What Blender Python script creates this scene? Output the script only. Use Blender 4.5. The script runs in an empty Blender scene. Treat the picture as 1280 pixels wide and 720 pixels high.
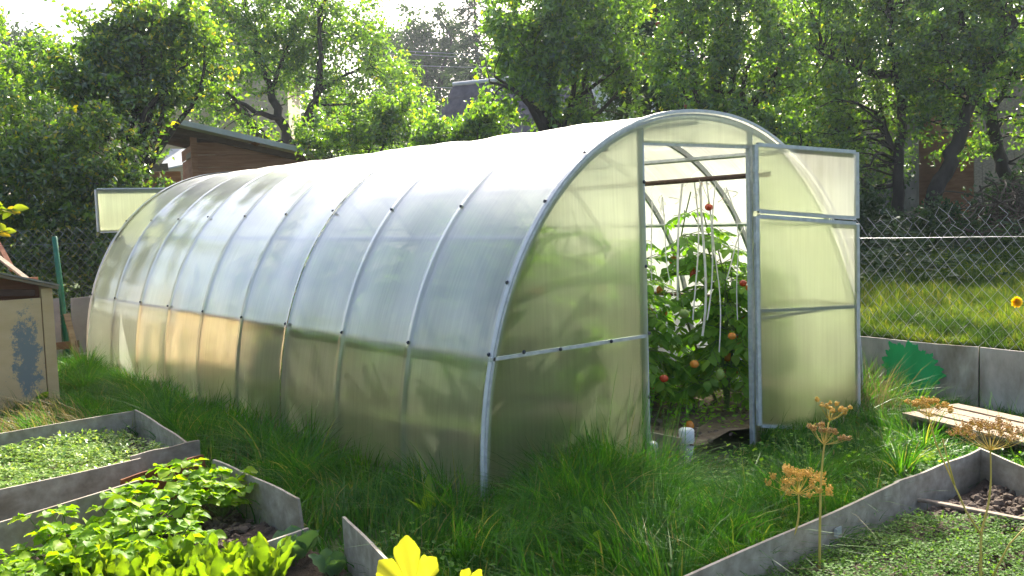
import bpy, math, random
import numpy as np
from mathutils import Vector, Matrix

PI = math.pi
RNG = np.random.default_rng(7)
random.seed(7)
scene = bpy.context.scene
COL = scene.collection

# ------------------------------------------------------------------ camera
CAM = np.array([-4.0008, -3.3484, 1.3665])
YAW, PIT, ROL, FPX = 0.67830, 0.0770, -0.0335, 1208.1
FW = np.array([math.sin(YAW)*math.cos(PIT), math.cos(YAW)*math.cos(PIT), -math.sin(PIT)])
_r = np.array([math.cos(YAW), -math.sin(YAW), 0.0]); _u = np.cross(_r, FW)
RT = _r*math.cos(ROL)+_u*math.sin(ROL); UP = -_r*math.sin(ROL)+_u*math.cos(ROL)

def at(px, py, depth):
    """a point seen at (px, py) of the 1280x720 photograph, depth metres into the scene"""
    return CAM+(FW+RT*(px-640)/FPX+UP*(360-py)/FPX)*depth

def gp(px, py, z=0.0):
    d = FW+RT*(px-640)/FPX+UP*(360-py)/FPX
    return CAM+d*((z-CAM[2])/d[2])

def depth_of(p):
    return float((np.asarray(p)-CAM)@FW)

cam_d = bpy.data.cameras.new('camera'); cam = bpy.data.objects.new('camera', cam_d); COL.objects.link(cam)
m = Matrix.Identity(4)
for i in range(3):
    m[i][0], m[i][1], m[i][2], m[i][3] = RT[i], UP[i], -FW[i], CAM[i]
cam.matrix_world = m
cam_d.sensor_width = 36.0; cam_d.lens = FPX/1280*36.0
cam_d.clip_start = 0.05; cam_d.clip_end = 2000
scene.camera = cam

# ------------------------------------------------------------------ materials
def new_mat(name):
    mt = bpy.data.materials.new(name); mt.use_nodes = True
    nt = mt.node_tree; nt.nodes.clear()
    out = nt.nodes.new('ShaderNodeOutputMaterial')
    return mt, nt, out

def nd(nt, kind, **kw):
    n = nt.nodes.new(kind)
    for k, v in kw.items():
        if k in n.inputs: n.inputs[k].default_value = v
        else: setattr(n, k, v)
    return n

def c4(c): return (c[0], c[1], c[2], 1.0)

def noise_node(nt, scale, detail=4, stretch=(1, 1, 1), coord='Object', rough=0.6, off=(0, 0, 0)):
    tc = nd(nt, 'ShaderNodeTexCoord'); mp = nd(nt, 'ShaderNodeMapping')
    mp.inputs['Scale'].default_value = stretch; mp.inputs['Location'].default_value = off
    nt.links.new(tc.outputs[coord], mp.inputs['Vector'])
    nz = nd(nt, 'ShaderNodeTexNoise'); nz.inputs['Scale'].default_value = scale
    nz.inputs['Detail'].default_value = detail; nz.inputs['Roughness'].default_value = rough
    nt.links.new(mp.outputs[0], nz.inputs['Vector'])
    return nz

def ramp(nt, fac, stops):
    r = nd(nt, 'ShaderNodeValToRGB')
    e = r.color_ramp.elements
    while len(e) < len(stops): e.new(0.5)
    for el, (p, c) in zip(e, stops):
        el.position = p; el.color = c4(c)
    nt.links.new(fac, r.inputs['Fac'])
    return r

def mat_noise(name, stops, scale=6, detail=5, rough=0.8, bump=0.0, bscale=None, stretch=(1, 1, 1), metallic=0.0, spec=0.3, bdist=0.01,
              second=None):
    """principled material whose colour is a noise ramp; second = (scale, lo, hi, colour) lays stains over it"""
    mt, nt, out = new_mat(name)
    p = nd(nt, 'ShaderNodeBsdfPrincipled'); p.inputs['Roughness'].default_value = rough
    p.inputs['Metallic'].default_value = metallic; p.inputs['Specular IOR Level'].default_value = spec
    nz = noise_node(nt, scale, detail, stretch)
    cr = ramp(nt, nz.outputs['Fac'], stops)
    col = cr.outputs['Color']
    if second:
        n2 = noise_node(nt, second[0], 6, second[4] if len(second) > 4 else (1, 1, 1), off=(3.1, 1.7, 8.2))
        mr = nd(nt, 'ShaderNodeMapRange'); mr.inputs['From Min'].default_value = second[1]; mr.inputs['From Max'].default_value = second[2]
        nt.links.new(n2.outputs['Fac'], mr.inputs['Value'])
        mx = nd(nt, 'ShaderNodeMix', data_type='RGBA')
        nt.links.new(mr.outputs[0], mx.inputs['Factor']); nt.links.new(col, mx.inputs['A']); mx.inputs['B'].default_value = c4(second[3])
        col = mx.outputs['Result']
    nt.links.new(col, p.inputs['Base Color'])
    if bump:
        bn = noise_node(nt, bscale or scale*4, 6, stretch)
        b = nd(nt, 'ShaderNodeBump'); b.inputs['Strength'].default_value = bump; b.inputs['Distance'].default_value = bdist
        nt.links.new(bn.outputs['Fac'], b.inputs['Height']); nt.links.new(b.outputs[0], p.inputs['Normal'])
    nt.links.new(p.outputs[0], out.inputs['Surface'])
    return mt

def mat_leaf(name, stops, trans, tmix=0.5, gloss=0.10, grough=0.45, patch=None):
    """thin leaf: diffuse + translucent + a waxy gloss, colour varied leaf by leaf. trans = factor on the colour that shines through"""
    mt, nt, out = new_mat(name)
    g = nd(nt, 'ShaderNodeNewGeometry')
    cr = ramp(nt, g.outputs['Random Per Island'], stops)
    col = cr.outputs['Color']
    if patch:
        nz = noise_node(nt, patch[0], 3)
        mr = nd(nt, 'ShaderNodeMapRange'); mr.inputs['From Min'].default_value = patch[1]; mr.inputs['From Max'].default_value = patch[2]
        nt.links.new(nz.outputs['Fac'], mr.inputs['Value'])
        mx = nd(nt, 'ShaderNodeMix', data_type='RGBA')
        nt.links.new(mr.outputs[0], mx.inputs['Factor']); nt.links.new(col, mx.inputs['A']); mx.inputs['B'].default_value = c4(patch[3])
        col = mx.outputs['Result']
    d = nd(nt, 'ShaderNodeBsdfDiffuse'); nt.links.new(col, d.inputs['Color'])
    t = nd(nt, 'ShaderNodeBsdfTranslucent')
    mul = nd(nt, 'ShaderNodeMix', data_type='RGBA', blend_type='MULTIPLY'); mul.inputs['Factor'].default_value = 1.0
    nt.links.new(col, mul.inputs['A']); mul.inputs['B'].default_value = c4(trans)
    nt.links.new(mul.outputs['Result'], t.inputs['Color'])
    mx = nd(nt, 'ShaderNodeMixShader'); mx.inputs[0].default_value = tmix
    nt.links.new(d.outputs[0], mx.inputs[1]); nt.links.new(t.outputs[0], mx.inputs[2])
    gl = nd(nt, 'ShaderNodeBsdfGlossy'); gl.inputs['Roughness'].default_value = grough; gl.inputs['Color'].default_value = (1, 1, 1, 1)
    m2 = nd(nt, 'ShaderNodeMixShader')
    lw = nd(nt, 'ShaderNodeLayerWeight'); pw = nd(nt, 'ShaderNodeMath', operation='MULTIPLY_ADD')
    p5 = nd(nt, 'ShaderNodeMath', operation='POWER'); p5.inputs[1].default_value = 4.0
    nt.links.new(lw.outputs['Facing'], p5.inputs[0]); nt.links.new(p5.outputs[0], pw.inputs[0])
    pw.inputs[1].default_value = gloss*1.3; pw.inputs[2].default_value = gloss*0.22
    nt.links.new(pw.outputs[0], m2.inputs[0]); nt.links.new(mx.outputs[0], m2.inputs[1]); nt.links.new(gl.outputs[0], m2.inputs[2])
    nt.links.new(m2.outputs[0], out.inputs['Surface'])
    return mt

def mat_poly(name, tint, trans_mix=0.5, clear=0.22, broad=0.6, rrough=0.35, grough=0.13, streak=(3, 70, 3), base=0.05, top=0.75, power=3.2, dirt=(0.55, 0.50, 0.36)):
    """twin-wall polycarbonate: fluted sheet that mirrors at a glance, scatters sunlight and blurs what stands behind"""
    mt, nt, out = new_mat(name)
    nz = noise_node(nt, 1.0, 5, streak)
    nz2 = noise_node(nt, 1.6, 5, (1, 1, 1.4), off=(5, 2, 1))
    mr = nd(nt, 'ShaderNodeMapRange'); mr.inputs['From Min'].default_value = 0.42; mr.inputs['From Max'].default_value = 0.75
    mr.inputs['To Max'].default_value = 0.55
    nt.links.new(nz2.outputs['Fac'], mr.inputs['Value'])
    colr = nd(nt, 'ShaderNodeMix', data_type='RGBA'); colr.inputs['A'].default_value = c4(tint); colr.inputs['B'].default_value = c4(dirt)
    nt.links.new(mr.outputs[0], colr.inputs['Factor'])
    st = nd(nt, 'ShaderNodeMapRange'); st.inputs['From Min'].default_value = 0.3; st.inputs['From Max'].default_value = 0.7
    st.inputs['To Min'].default_value = 0.66; st.inputs['To Max'].default_value = 1.0
    nt.links.new(nz.outputs['Fac'], st.inputs['Value'])
    mul = nd(nt, 'ShaderNodeMix', data_type='RGBA', blend_type='MULTIPLY'); mul.inputs['Factor'].default_value = 1.0
    nt.links.new(colr.outputs['Result'], mul.inputs['A']); nt.links.new(st.outputs[0], mul.inputs['B'])
    tr = nd(nt, 'ShaderNodeBsdfTranslucent'); nt.links.new(mul.outputs['Result'], tr.inputs['Color'])
    rf = nd(nt, 'ShaderNodeBsdfRefraction'); rf.inputs['IOR'].default_value = 1.16; rf.inputs['Roughness'].default_value = rrough
    rf.inputs['Color'].default_value = c4(tuple(x*0.97 for x in tint))
    mx = nd(nt, 'ShaderNodeMixShader'); mx.inputs[0].default_value = trans_mix
    nt.links.new(rf.outputs[0], mx.inputs[1]); nt.links.new(tr.outputs[0], mx.inputs[2])
    tp = nd(nt, 'ShaderNodeBsdfTransparent'); tp.inputs['Color'].default_value = c4(tuple(x*0.97 for x in tint))
    mc = nd(nt, 'ShaderNodeMixShader'); mc.inputs[0].default_value = clear
    nt.links.new(mx.outputs[0], mc.inputs[1]); nt.links.new(tp.outputs[0], mc.inputs[2]); mx = mc
    bmp = nd(nt, 'ShaderNodeBump'); bmp.inputs['Strength'].default_value = 0.10; bmp.inputs['Distance'].default_value = 0.01
    nt.links.new(nz.outputs['Fac'], bmp.inputs['Height'])
    gl = nd(nt, 'ShaderNodeBsdfGlossy'); gl.inputs['Roughness'].default_value = grough
    gl.inputs['Color'].default_value = (0.97, 0.98, 1, 1)
    nt.links.new(bmp.outputs[0], gl.inputs['Normal'])
    g2 = nd(nt, 'ShaderNodeBsdfGlossy'); g2.inputs['Roughness'].default_value = 0.50; g2.inputs['Color'].default_value = (0.97, 0.97, 0.97, 1)
    lw = nd(nt, 'ShaderNodeLayerWeight')
    p5 = nd(nt, 'ShaderNodeMath', operation='POWER'); p5.inputs[1].default_value = power
    ma = nd(nt, 'ShaderNodeMath', operation='MULTIPLY_ADD'); ma.inputs[1].default_value = top; ma.inputs[2].default_value = base
    nt.links.new(lw.outputs['Facing'], p5.inputs[0]); nt.links.new(p5.outputs[0], ma.inputs[0])
    m2 = nd(nt, 'ShaderNodeMixShader')
    nt.links.new(ma.outputs[0], m2.inputs[0]); nt.links.new(mx.outputs[0], m2.inputs[1]); nt.links.new(gl.outputs[0], m2.inputs[2])
    p6 = nd(nt, 'ShaderNodeMath', operation='POWER'); p6.inputs[1].default_value = 6.0
    mb_ = nd(nt, 'ShaderNodeMath', operation='MULTIPLY'); mb_.inputs[1].default_value = broad
    nt.links.new(lw.outputs['Facing'], p6.inputs[0]); nt.links.new(p6.outputs[0], mb_.inputs[0])
    m3 = nd(nt, 'ShaderNodeMixShader')
    nt.links.new(mb_.outputs[0], m3.inputs[0]); nt.links.new(m2.outputs[0], m3.inputs[1]); nt.links.new(g2.outputs[0], m3.inputs[2])
    nt.links.new(m3.outputs[0], out.inputs['Surface'])
    return mt

G = lambda v: (v, v, v)
M = {}
M['poly_roof'] = mat_poly('poly_roof', (0.89, 0.93, 0.80), trans_mix=0.47, clear=0.16, base=0.11, top=0.85, power=2.4, grough=0.055)
M['poly_door'] = mat_poly('poly_door', (0.86, 0.88, 0.79), trans_mix=0.30, clear=0.22, rrough=0.34, grough=0.08, streak=(70, 3, 2), base=0.06, top=0.6, power=3.2)
M['poly_end'] = mat_poly('poly_end', (0.88, 0.93, 0.72), trans_mix=0.38, clear=0.16, rrough=0.40, grough=0.08, streak=(70, 3, 2), base=0.06, top=0.6, power=3.2)
M['poly_strip'] = mat_poly('poly_strip', (0.95, 0.96, 0.97), trans_mix=0.9, clear=0.05, grough=0.2)
M['galv'] = mat_noise('galvanised_steel', [(0.3, (0.42, 0.44, 0.45)), (0.7, (0.60, 0.62, 0.63))], 30, rough=0.45, metallic=0.35, spec=0.5, bump=0.1)
M['galv_dull'] = mat_noise('galvanised_hoop', [(0.3, (0.26, 0.27, 0.28)), (0.7, (0.40, 0.41, 0.42))], 30, rough=0.5, metallic=0.2, spec=0.4)
M['edge_strip'] = mat_noise('edge_strip', [(0.3, (0.50, 0.51, 0.50)), (0.7, (0.66, 0.67, 0.66))], 12, rough=0.45, metallic=0.0, spec=0.5)
M['screw'] = mat_noise('screw_head', [(0.3, (0.03, 0.035, 0.05)), (0.7, (0.09, 0.10, 0.12))], 40, rough=0.5, metallic=0.6)
M['brown_pipe'] = mat_noise('brown_pipe', [(0.3, (0.06, 0.03, 0.022)), (0.7, (0.13, 0.07, 0.05))], 20, rough=0.55)
M['slate'] = mat_noise('grey_sheet', [(0.3, (0.24, 0.205, 0.155)), (0.5, (0.35, 0.305, 0.24)), (0.7, (0.46, 0.405, 0.325))], 16, detail=10, rough=0.9, bump=0.25, bscale=60, bdist=0.004,
                       second=(2.6, 0.50, 0.72, (0.19, 0.15, 0.10), (1, 1, 2.5)))
M['slate_wall'] = mat_noise('grey_wall_sheet', [(0.3, (0.30, 0.27, 0.215)), (0.5, (0.50, 0.455, 0.385)), (0.7, (0.64, 0.60, 0.52))], 5, rough=0.9, bump=0.25, bscale=50, bdist=0.004,
                            stretch=(1, 1, 0.5), second=(2.2, 0.50, 0.68, (0.17, 0.145, 0.09), (1, 1, 0.4)))
M['slate_lilac'] = mat_noise('grey_lilac_sheet', [(0.25, (0.24, 0.22, 0.23)), (0.75, (0.38, 0.35, 0.36))], 4, rough=0.85, bump=0.2, bscale=50, bdist=0.004)
M['rust'] = mat_noise('rusty_sheet', [(0.25, (0.10, 0.035, 0.014)), (0.5, (0.21, 0.075, 0.025)), (0.75, (0.30, 0.13, 0.05))], 9, rough=0.85, bump=0.3, bscale=60, bdist=0.004)
M['green_paint'] = mat_noise('green_paint', [(0.3, (0.008, 0.30, 0.075)), (0.7, (0.02, 0.46, 0.14))], 8, rough=0.55, stretch=(1, 1, 0.4))
M['green_post'] = mat_noise('green_enamel', [(0.3, (0.004, 0.10, 0.055)), (0.7, (0.008, 0.15, 0.08))], 12, rough=0.35, spec=0.5)
M['wire'] = mat_noise('zinc_wire', [(0.3, (0.22, 0.23, 0.24)), (0.7, (0.36, 0.37, 0.39))], 20, rough=0.45, metallic=0.6)
M['soil'] = mat_noise('soil', [(0.25, (0.035, 0.024, 0.016)), (0.55, (0.085, 0.058, 0.040)), (0.8, (0.15, 0.11, 0.08))], 14, rough=0.95, bump=0.8, bscale=60, bdist=0.02)
M['soil_dry'] = mat_noise('dry_soil', [(0.25, (0.11, 0.075, 0.048)), (0.55, (0.21, 0.15, 0.10)), (0.8, (0.31, 0.24, 0.165))], 14, rough=0.95, bump=0.8, bscale=60, bdist=0.02)
M['clod'] = mat_noise('soil_clod', [(0.3, (0.07, 0.048, 0.034)), (0.7, (0.17, 0.125, 0.092))], 25, rough=0.95, bump=0.5, bscale=120, bdist=0.01)
M['ground'] = mat_noise('garden_ground', [(0.3, (0.030, 0.055, 0.010)), (0.6, (0.055, 0.085, 0.018)), (0.8, (0.075, 0.070, 0.034))], 2.2, rough=0.95, bump=0.6, bscale=40, bdist=0.02)
M['wood_grey'] = mat_noise('weathered_wood', [(0.25, (0.17, 0.125, 0.085)), (0.55, (0.30, 0.235, 0.17)), (0.8, (0.42, 0.35, 0.27))], 3, rough=0.85, stretch=(1, 14, 14), bump=0.3, bscale=4, bdist=0.004)
M['pallet'] = mat_noise('pallet_wood', [(0.25, (0.20, 0.14, 0.085)), (0.55, (0.31, 0.225, 0.145)), (0.8, (0.42, 0.32, 0.22))], 3, rough=0.8, stretch=(14, 1, 14), bump=0.3, bscale=4, bdist=0.004)
M['wood_red'] = mat_noise('brown_planks', [(0.25, (0.26, 0.105, 0.055)), (0.55, (0.40, 0.18, 0.10)), (0.8, (0.50, 0.26, 0.16))], 2.2, rough=0.85, stretch=(1, 1, 9), bump=0.2, bscale=4, bdist=0.006)
M['wood_dark'] = mat_noise('dark_wood', [(0.3, (0.085, 0.045, 0.030)), (0.7, (0.16, 0.095, 0.065))], 4, rough=0.8, stretch=(1, 6, 6))
M['ply'] = mat_noise('beige_plywood', [(0.25, (0.55, 0.38, 0.18)), (0.75, (0.66, 0.48, 0.26))], 3, rough=0.8, stretch=(1, 1, 3), bump=0.1, bscale=40)
M['lid_felt'] = mat_noise('lid_felt', [(0.3, (0.17, 0.15, 0.12)), (0.7, (0.31, 0.28, 0.23))], 10, rough=0.9, bump=0.2)
M['asb_roof'] = mat_noise('corrugated_grey', [(0.3, (0.45, 0.45, 0.46)), (0.7, (0.62, 0.62, 0.63))], 4, rough=0.8, bump=0.2)
M['roof_dark'] = mat_noise('dark_roof', [(0.3, (0.035, 0.032, 0.045)), (0.7, (0.085, 0.075, 0.095))], 3, rough=0.7)
M['roof_brown'] = mat_noise('brown_roof', [(0.3, (0.045, 0.033, 0.030)), (0.7, (0.095, 0.075, 0.065))], 4, rough=0.85)
M['beige_wall'] = mat_noise('beige_wall', [(0.3, (0.40, 0.33, 0.22)), (0.7, (0.52, 0.44, 0.31))], 3, rough=0.85, stretch=(1, 1, 6))
M['white_paint'] = mat_noise('white_paint', [(0.3, (0.66, 0.67, 0.69)), (0.7, (0.80, 0.80, 0.81))], 8, rough=0.6)
M['white_plastic'] = mat_noise('white_plastic', [(0.3, (0.66, 0.66, 0.64)), (0.7, (0.82, 0.82, 0.80))], 8, rough=0.45, spec=0.5,
                               second=(7, 0.56, 0.66, (0.33, 0.33, 0.35)))
M['string'] = mat_noise('white_string', [(0.3, (0.62, 0.58, 0.50)), (0.7, (0.80, 0.77, 0.70))], 30, rough=0.85)
M['glass_dark'] = mat_noise('window_glass', [(0.3, (0.02, 0.022, 0.028)), (0.7, (0.05, 0.055, 0.065))], 2, rough=0.1, spec=0.6)
M['bark'] = mat_noise('bark', [(0.25, (0.022, 0.017, 0.014)), (0.75, (0.075, 0.060, 0.048))], 8, rough=0.95, stretch=(1, 1, 0.3), bump=0.6, bscale=20, bdist=0.02)
M['stem_green'] = mat_noise('green_stem', [(0.3, (0.07, 0.12, 0.025)), (0.7, (0.14, 0.20, 0.05))], 14, rough=0.6)
M['twig'] = mat_noise('dry_twig', [(0.3, (0.05, 0.036, 0.025)), (0.7, (0.15, 0.115, 0.08))], 9, rough=0.9)
M['dill_stem'] = mat_noise('dill_stem', [(0.3, (0.52, 0.36, 0.07)), (0.7, (0.68, 0.50, 0.13))], 12, rough=0.6)
M['dill_seed'] = mat_leaf('dill_seed', [(0.0, (0.50, 0.30, 0.05)), (0.5, (0.70, 0.48, 0.10)), (1.0, (0.82, 0.64, 0.20))], (1.0, 0.85, 0.5), 0.35, 0.05)
M['dill_seed_brown'] = mat_leaf('dill_seed_brown', [(0.0, (0.28, 0.15, 0.05)), (0.5, (0.50, 0.31, 0.10)), (1.0, (0.66, 0.47, 0.18))], (1.0, 0.8, 0.5), 0.3, 0.05)
M['tomato_red'] = mat_noise('tomato_red', [(0.3, (0.42, 0.025, 0.008)), (0.7, (0.60, 0.07, 0.015))], 12, rough=0.25, spec=0.5)
M['tomato_orange'] = mat_noise('tomato_orange', [(0.3, (0.62, 0.16, 0.010)), (0.7, (0.72, 0.28, 0.03))], 12, rough=0.25, spec=0.5)
M['tomato_green'] = mat_noise('tomato_green', [(0.3, (0.13, 0.22, 0.035)), (0.7, (0.26, 0.34, 0.075))], 12, rough=0.25, spec=0.5)
M['apple_red'] = mat_noise('apple_red', [(0.3, (0.35, 0.04, 0.015)), (0.7, (0.5, 0.12, 0.03))], 9, rough=0.3, spec=0.5)
YG = (3.0, 2.85, 0.5)
M['leaf_apple'] = mat_leaf('leaf_apple', [(0.0, (0.018, 0.050, 0.012)), (0.25, (0.045, 0.105, 0.016)), (0.6, (0.095, 0.185, 0.022)), (0.97, (0.13, 0.22, 0.03)), (0.99, (0.28, 0.27, 0.03))], YG, 0.58, 0.30, 0.30)  # random dark leaves here and in the next two stand in for crown shade
M['leaf_hedge'] = mat_leaf('leaf_hedge', [(0.0, (0.018, 0.048, 0.012)), (0.3, (0.045, 0.10, 0.018)), (0.65, (0.095, 0.18, 0.024)), (0.93, (0.12, 0.19, 0.04)), (0.965, (0.32, 0.29, 0.03))], YG, 0.58, 0.30, 0.30)
M['leaf_bright'] = mat_leaf('leaf_bright', [(0.0, (0.028, 0.07, 0.014)), (0.4, (0.06, 0.13, 0.02)), (0.7, (0.12, 0.23, 0.03)), (0.97, (0.13, 0.22, 0.03)), (1.0, (0.30, 0.30, 0.03))], YG, 0.58, 0.30, 0.30)
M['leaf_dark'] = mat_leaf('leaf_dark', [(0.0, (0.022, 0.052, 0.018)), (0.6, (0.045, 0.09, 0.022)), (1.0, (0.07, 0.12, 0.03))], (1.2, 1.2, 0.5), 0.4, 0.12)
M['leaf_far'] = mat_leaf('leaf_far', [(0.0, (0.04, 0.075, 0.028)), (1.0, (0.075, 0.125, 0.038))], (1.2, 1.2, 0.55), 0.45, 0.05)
M['needles'] = mat_leaf('needles', [(0.0, (0.022, 0.045, 0.022)), (1.0, (0.045, 0.08, 0.032))], (1.1, 1.1, 0.6), 0.25, 0.05)
M['leaf_tomato'] = mat_leaf('leaf_tomato', [(0.0, (0.07, 0.17, 0.025)), (0.6, (0.11, 0.24, 0.03)), (1.0, (0.17, 0.29, 0.04))], YG, 0.5, 0.06)
M['leaf_straw'] = mat_leaf('leaf_strawberry', [(0.0, (0.11, 0.24, 0.012)), (0.6, (0.18, 0.33, 0.016)), (1.0, (0.26, 0.38, 0.02))], (1.9, 1.7, 0.35), 0.5, 0.05)
M['leaf_sorrel'] = mat_leaf('leaf_sorrel', [(0.0, (0.10, 0.19, 0.018)), (0.7, (0.17, 0.27, 0.022)), (1.0, (0.25, 0.30, 0.03))], (1.7, 1.6, 0.3), 0.55, 0.05, patch=(34, 0.56, 0.70, (0.06, 0.10, 0.015)))
M['leaf_blue'] = mat_leaf('leaf_bluegreen', [(0.0, (0.085, 0.17, 0.075)), (1.0, (0.16, 0.27, 0.13))], (1.2, 1.35, 0.4), 0.45, 0.05)
M['leaf_yellow'] = mat_leaf('leaf_yellow', [(0.0, (0.40, 0.41, 0.03)), (1.0, (0.48, 0.46, 0.035))], (1.15, 1.1, 0.5), 0.55, 0.08, patch=(22, 0.50, 0.72, (0.34, 0.42, 0.05)))
M['leaf_weed'] = mat_leaf('leaf_weed', [(0.0, (0.14, 0.26, 0.025)), (1.0, (0.22, 0.34, 0.04))], (1.6, 1.5, 0.35), 0.6, 0.08)
M['leaf_rose'] = mat_leaf('leaf_rose', [(0.0, (0.13, 0.22, 0.02)), (0.6, (0.22, 0.28, 0.025)), (0.9, (0.45, 0.36, 0.02)), (1.0, (0.55, 0.33, 0.02))], (1.6, 1.4, 0.35), 0.55, 0.08)
M['seedling'] = mat_leaf('seedling_pale', [(0.0, (0.15, 0.28, 0.075)), (0.6, (0.28, 0.40, 0.11)), (1.0, (0.40, 0.50, 0.16))], (1.25, 1.25, 0.5), 0.45, 0.07, 0.3)
M['seedling_dull'] = mat_leaf('seedling_dull', [(0.0, (0.07, 0.16, 0.03)), (0.7, (0.14, 0.27, 0.05)), (1.0, (0.20, 0.34, 0.07))], (1.3, 1.25, 0.45), 0.45, 0.03)
M['grass'] = mat_leaf('grass_blades', [(0.0, (0.024, 0.090, 0.012)), (0.5, (0.042, 0.145, 0.016)), (0.92, (0.08, 0.195, 0.02)), (0.985, (0.28, 0.25, 0.09))], (1.9, 2.0, 0.45), 0.45, 0.06, 0.35,
                      patch=(0.9, 0.55, 0.85, (0.08, 0.16, 0.025)))
M['lawn'] = mat_leaf('lawn_blades', [(0.0, (0.06, 0.12, 0.02)), (0.6, (0.11, 0.18, 0.03)), (0.9, (0.20, 0.23, 0.05)), (1.0, (0.34, 0.30, 0.12))], (1.6, 1.5, 0.4), 0.5, 0.03, 0.4, patch=(1.3, 0.47, 0.60, (0.028, 0.065, 0.014)))  # dark noise patches paint dappled shade into the lawn colour
M['straw'] = mat_leaf('dry_straw', [(0.0, (0.20, 0.16, 0.07)), (1.0, (0.36, 0.30, 0.15))], (1.1, 1.0, 0.6), 0.35, 0.05)
M['petal'] = mat_leaf('yellow_petal', [(0.0, (0.75, 0.50, 0.01)), (1.0, (0.80, 0.56, 0.02))], (1.1, 1.0, 0.3), 0.5, 0.04)

def mat_chest():
    """beige plywood with a worn patch of grey-blue paint"""
    mt, nt, out = new_mat('worn_chest_front')
    p = nd(nt, 'ShaderNodeBsdfPrincipled'); p.inputs['Roughness'].default_value = 0.8
    nz = noise_node(nt, 3, 5, (1, 1, 3))
    base = ramp(nt, nz.outputs['Fac'], [(0.25, (0.55, 0.38, 0.18)), (0.75, (0.66, 0.48, 0.26))])
    n2 = noise_node(nt, 12, 10, (1, 1, 0.8), rough=0.85)
    tc = nd(nt, 'ShaderNodeTexCoord'); mp = nd(nt, 'ShaderNodeMapping')
    mp.inputs['Location'].default_value = (-2.45, 0, -1.0); mp.inputs['Scale'].default_value = (6.8, 0, 2.3)
    nt.links.new(tc.outputs['Object'], mp.inputs['Vector'])
    sp = nd(nt, 'ShaderNodeVectorMath', operation='LENGTH'); nt.links.new(mp.outputs[0], sp.inputs[0])
    a = nd(nt, 'ShaderNodeMath', operation='MULTIPLY_ADD'); a.inputs[1].default_value = -0.24; a.inputs[2].default_value = 0.22
    nt.links.new(sp.outputs['Value'], a.inputs[0])
    s = nd(nt, 'ShaderNodeMath', operation='ADD'); nt.links.new(a.outputs[0], s.inputs[0]); nt.links.new(n2.outputs['Fac'], s.inputs[1])
    mr = nd(nt, 'ShaderNodeMapRange'); mr.inputs['From Min'].default_value = 0.56; mr.inputs['From Max'].default_value = 0.60
    nt.links.new(s.outputs[0], mr.inputs['Value'])
    mx = nd(nt, 'ShaderNodeMix', data_type='RGBA'); nt.links.new(mr.outputs[0], mx.inputs['Factor'])
    nt.links.new(base.outputs['Color'], mx.inputs['A']); mx.inputs['B'].default_value = (0.20, 0.225, 0.215, 1)
    nt.links.new(mx.outputs['Result'], p.inputs['Base Color']); nt.links.new(p.outputs[0], out.inputs['Surface'])
    return mt
M['chest_front'] = mat_chest()

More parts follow.
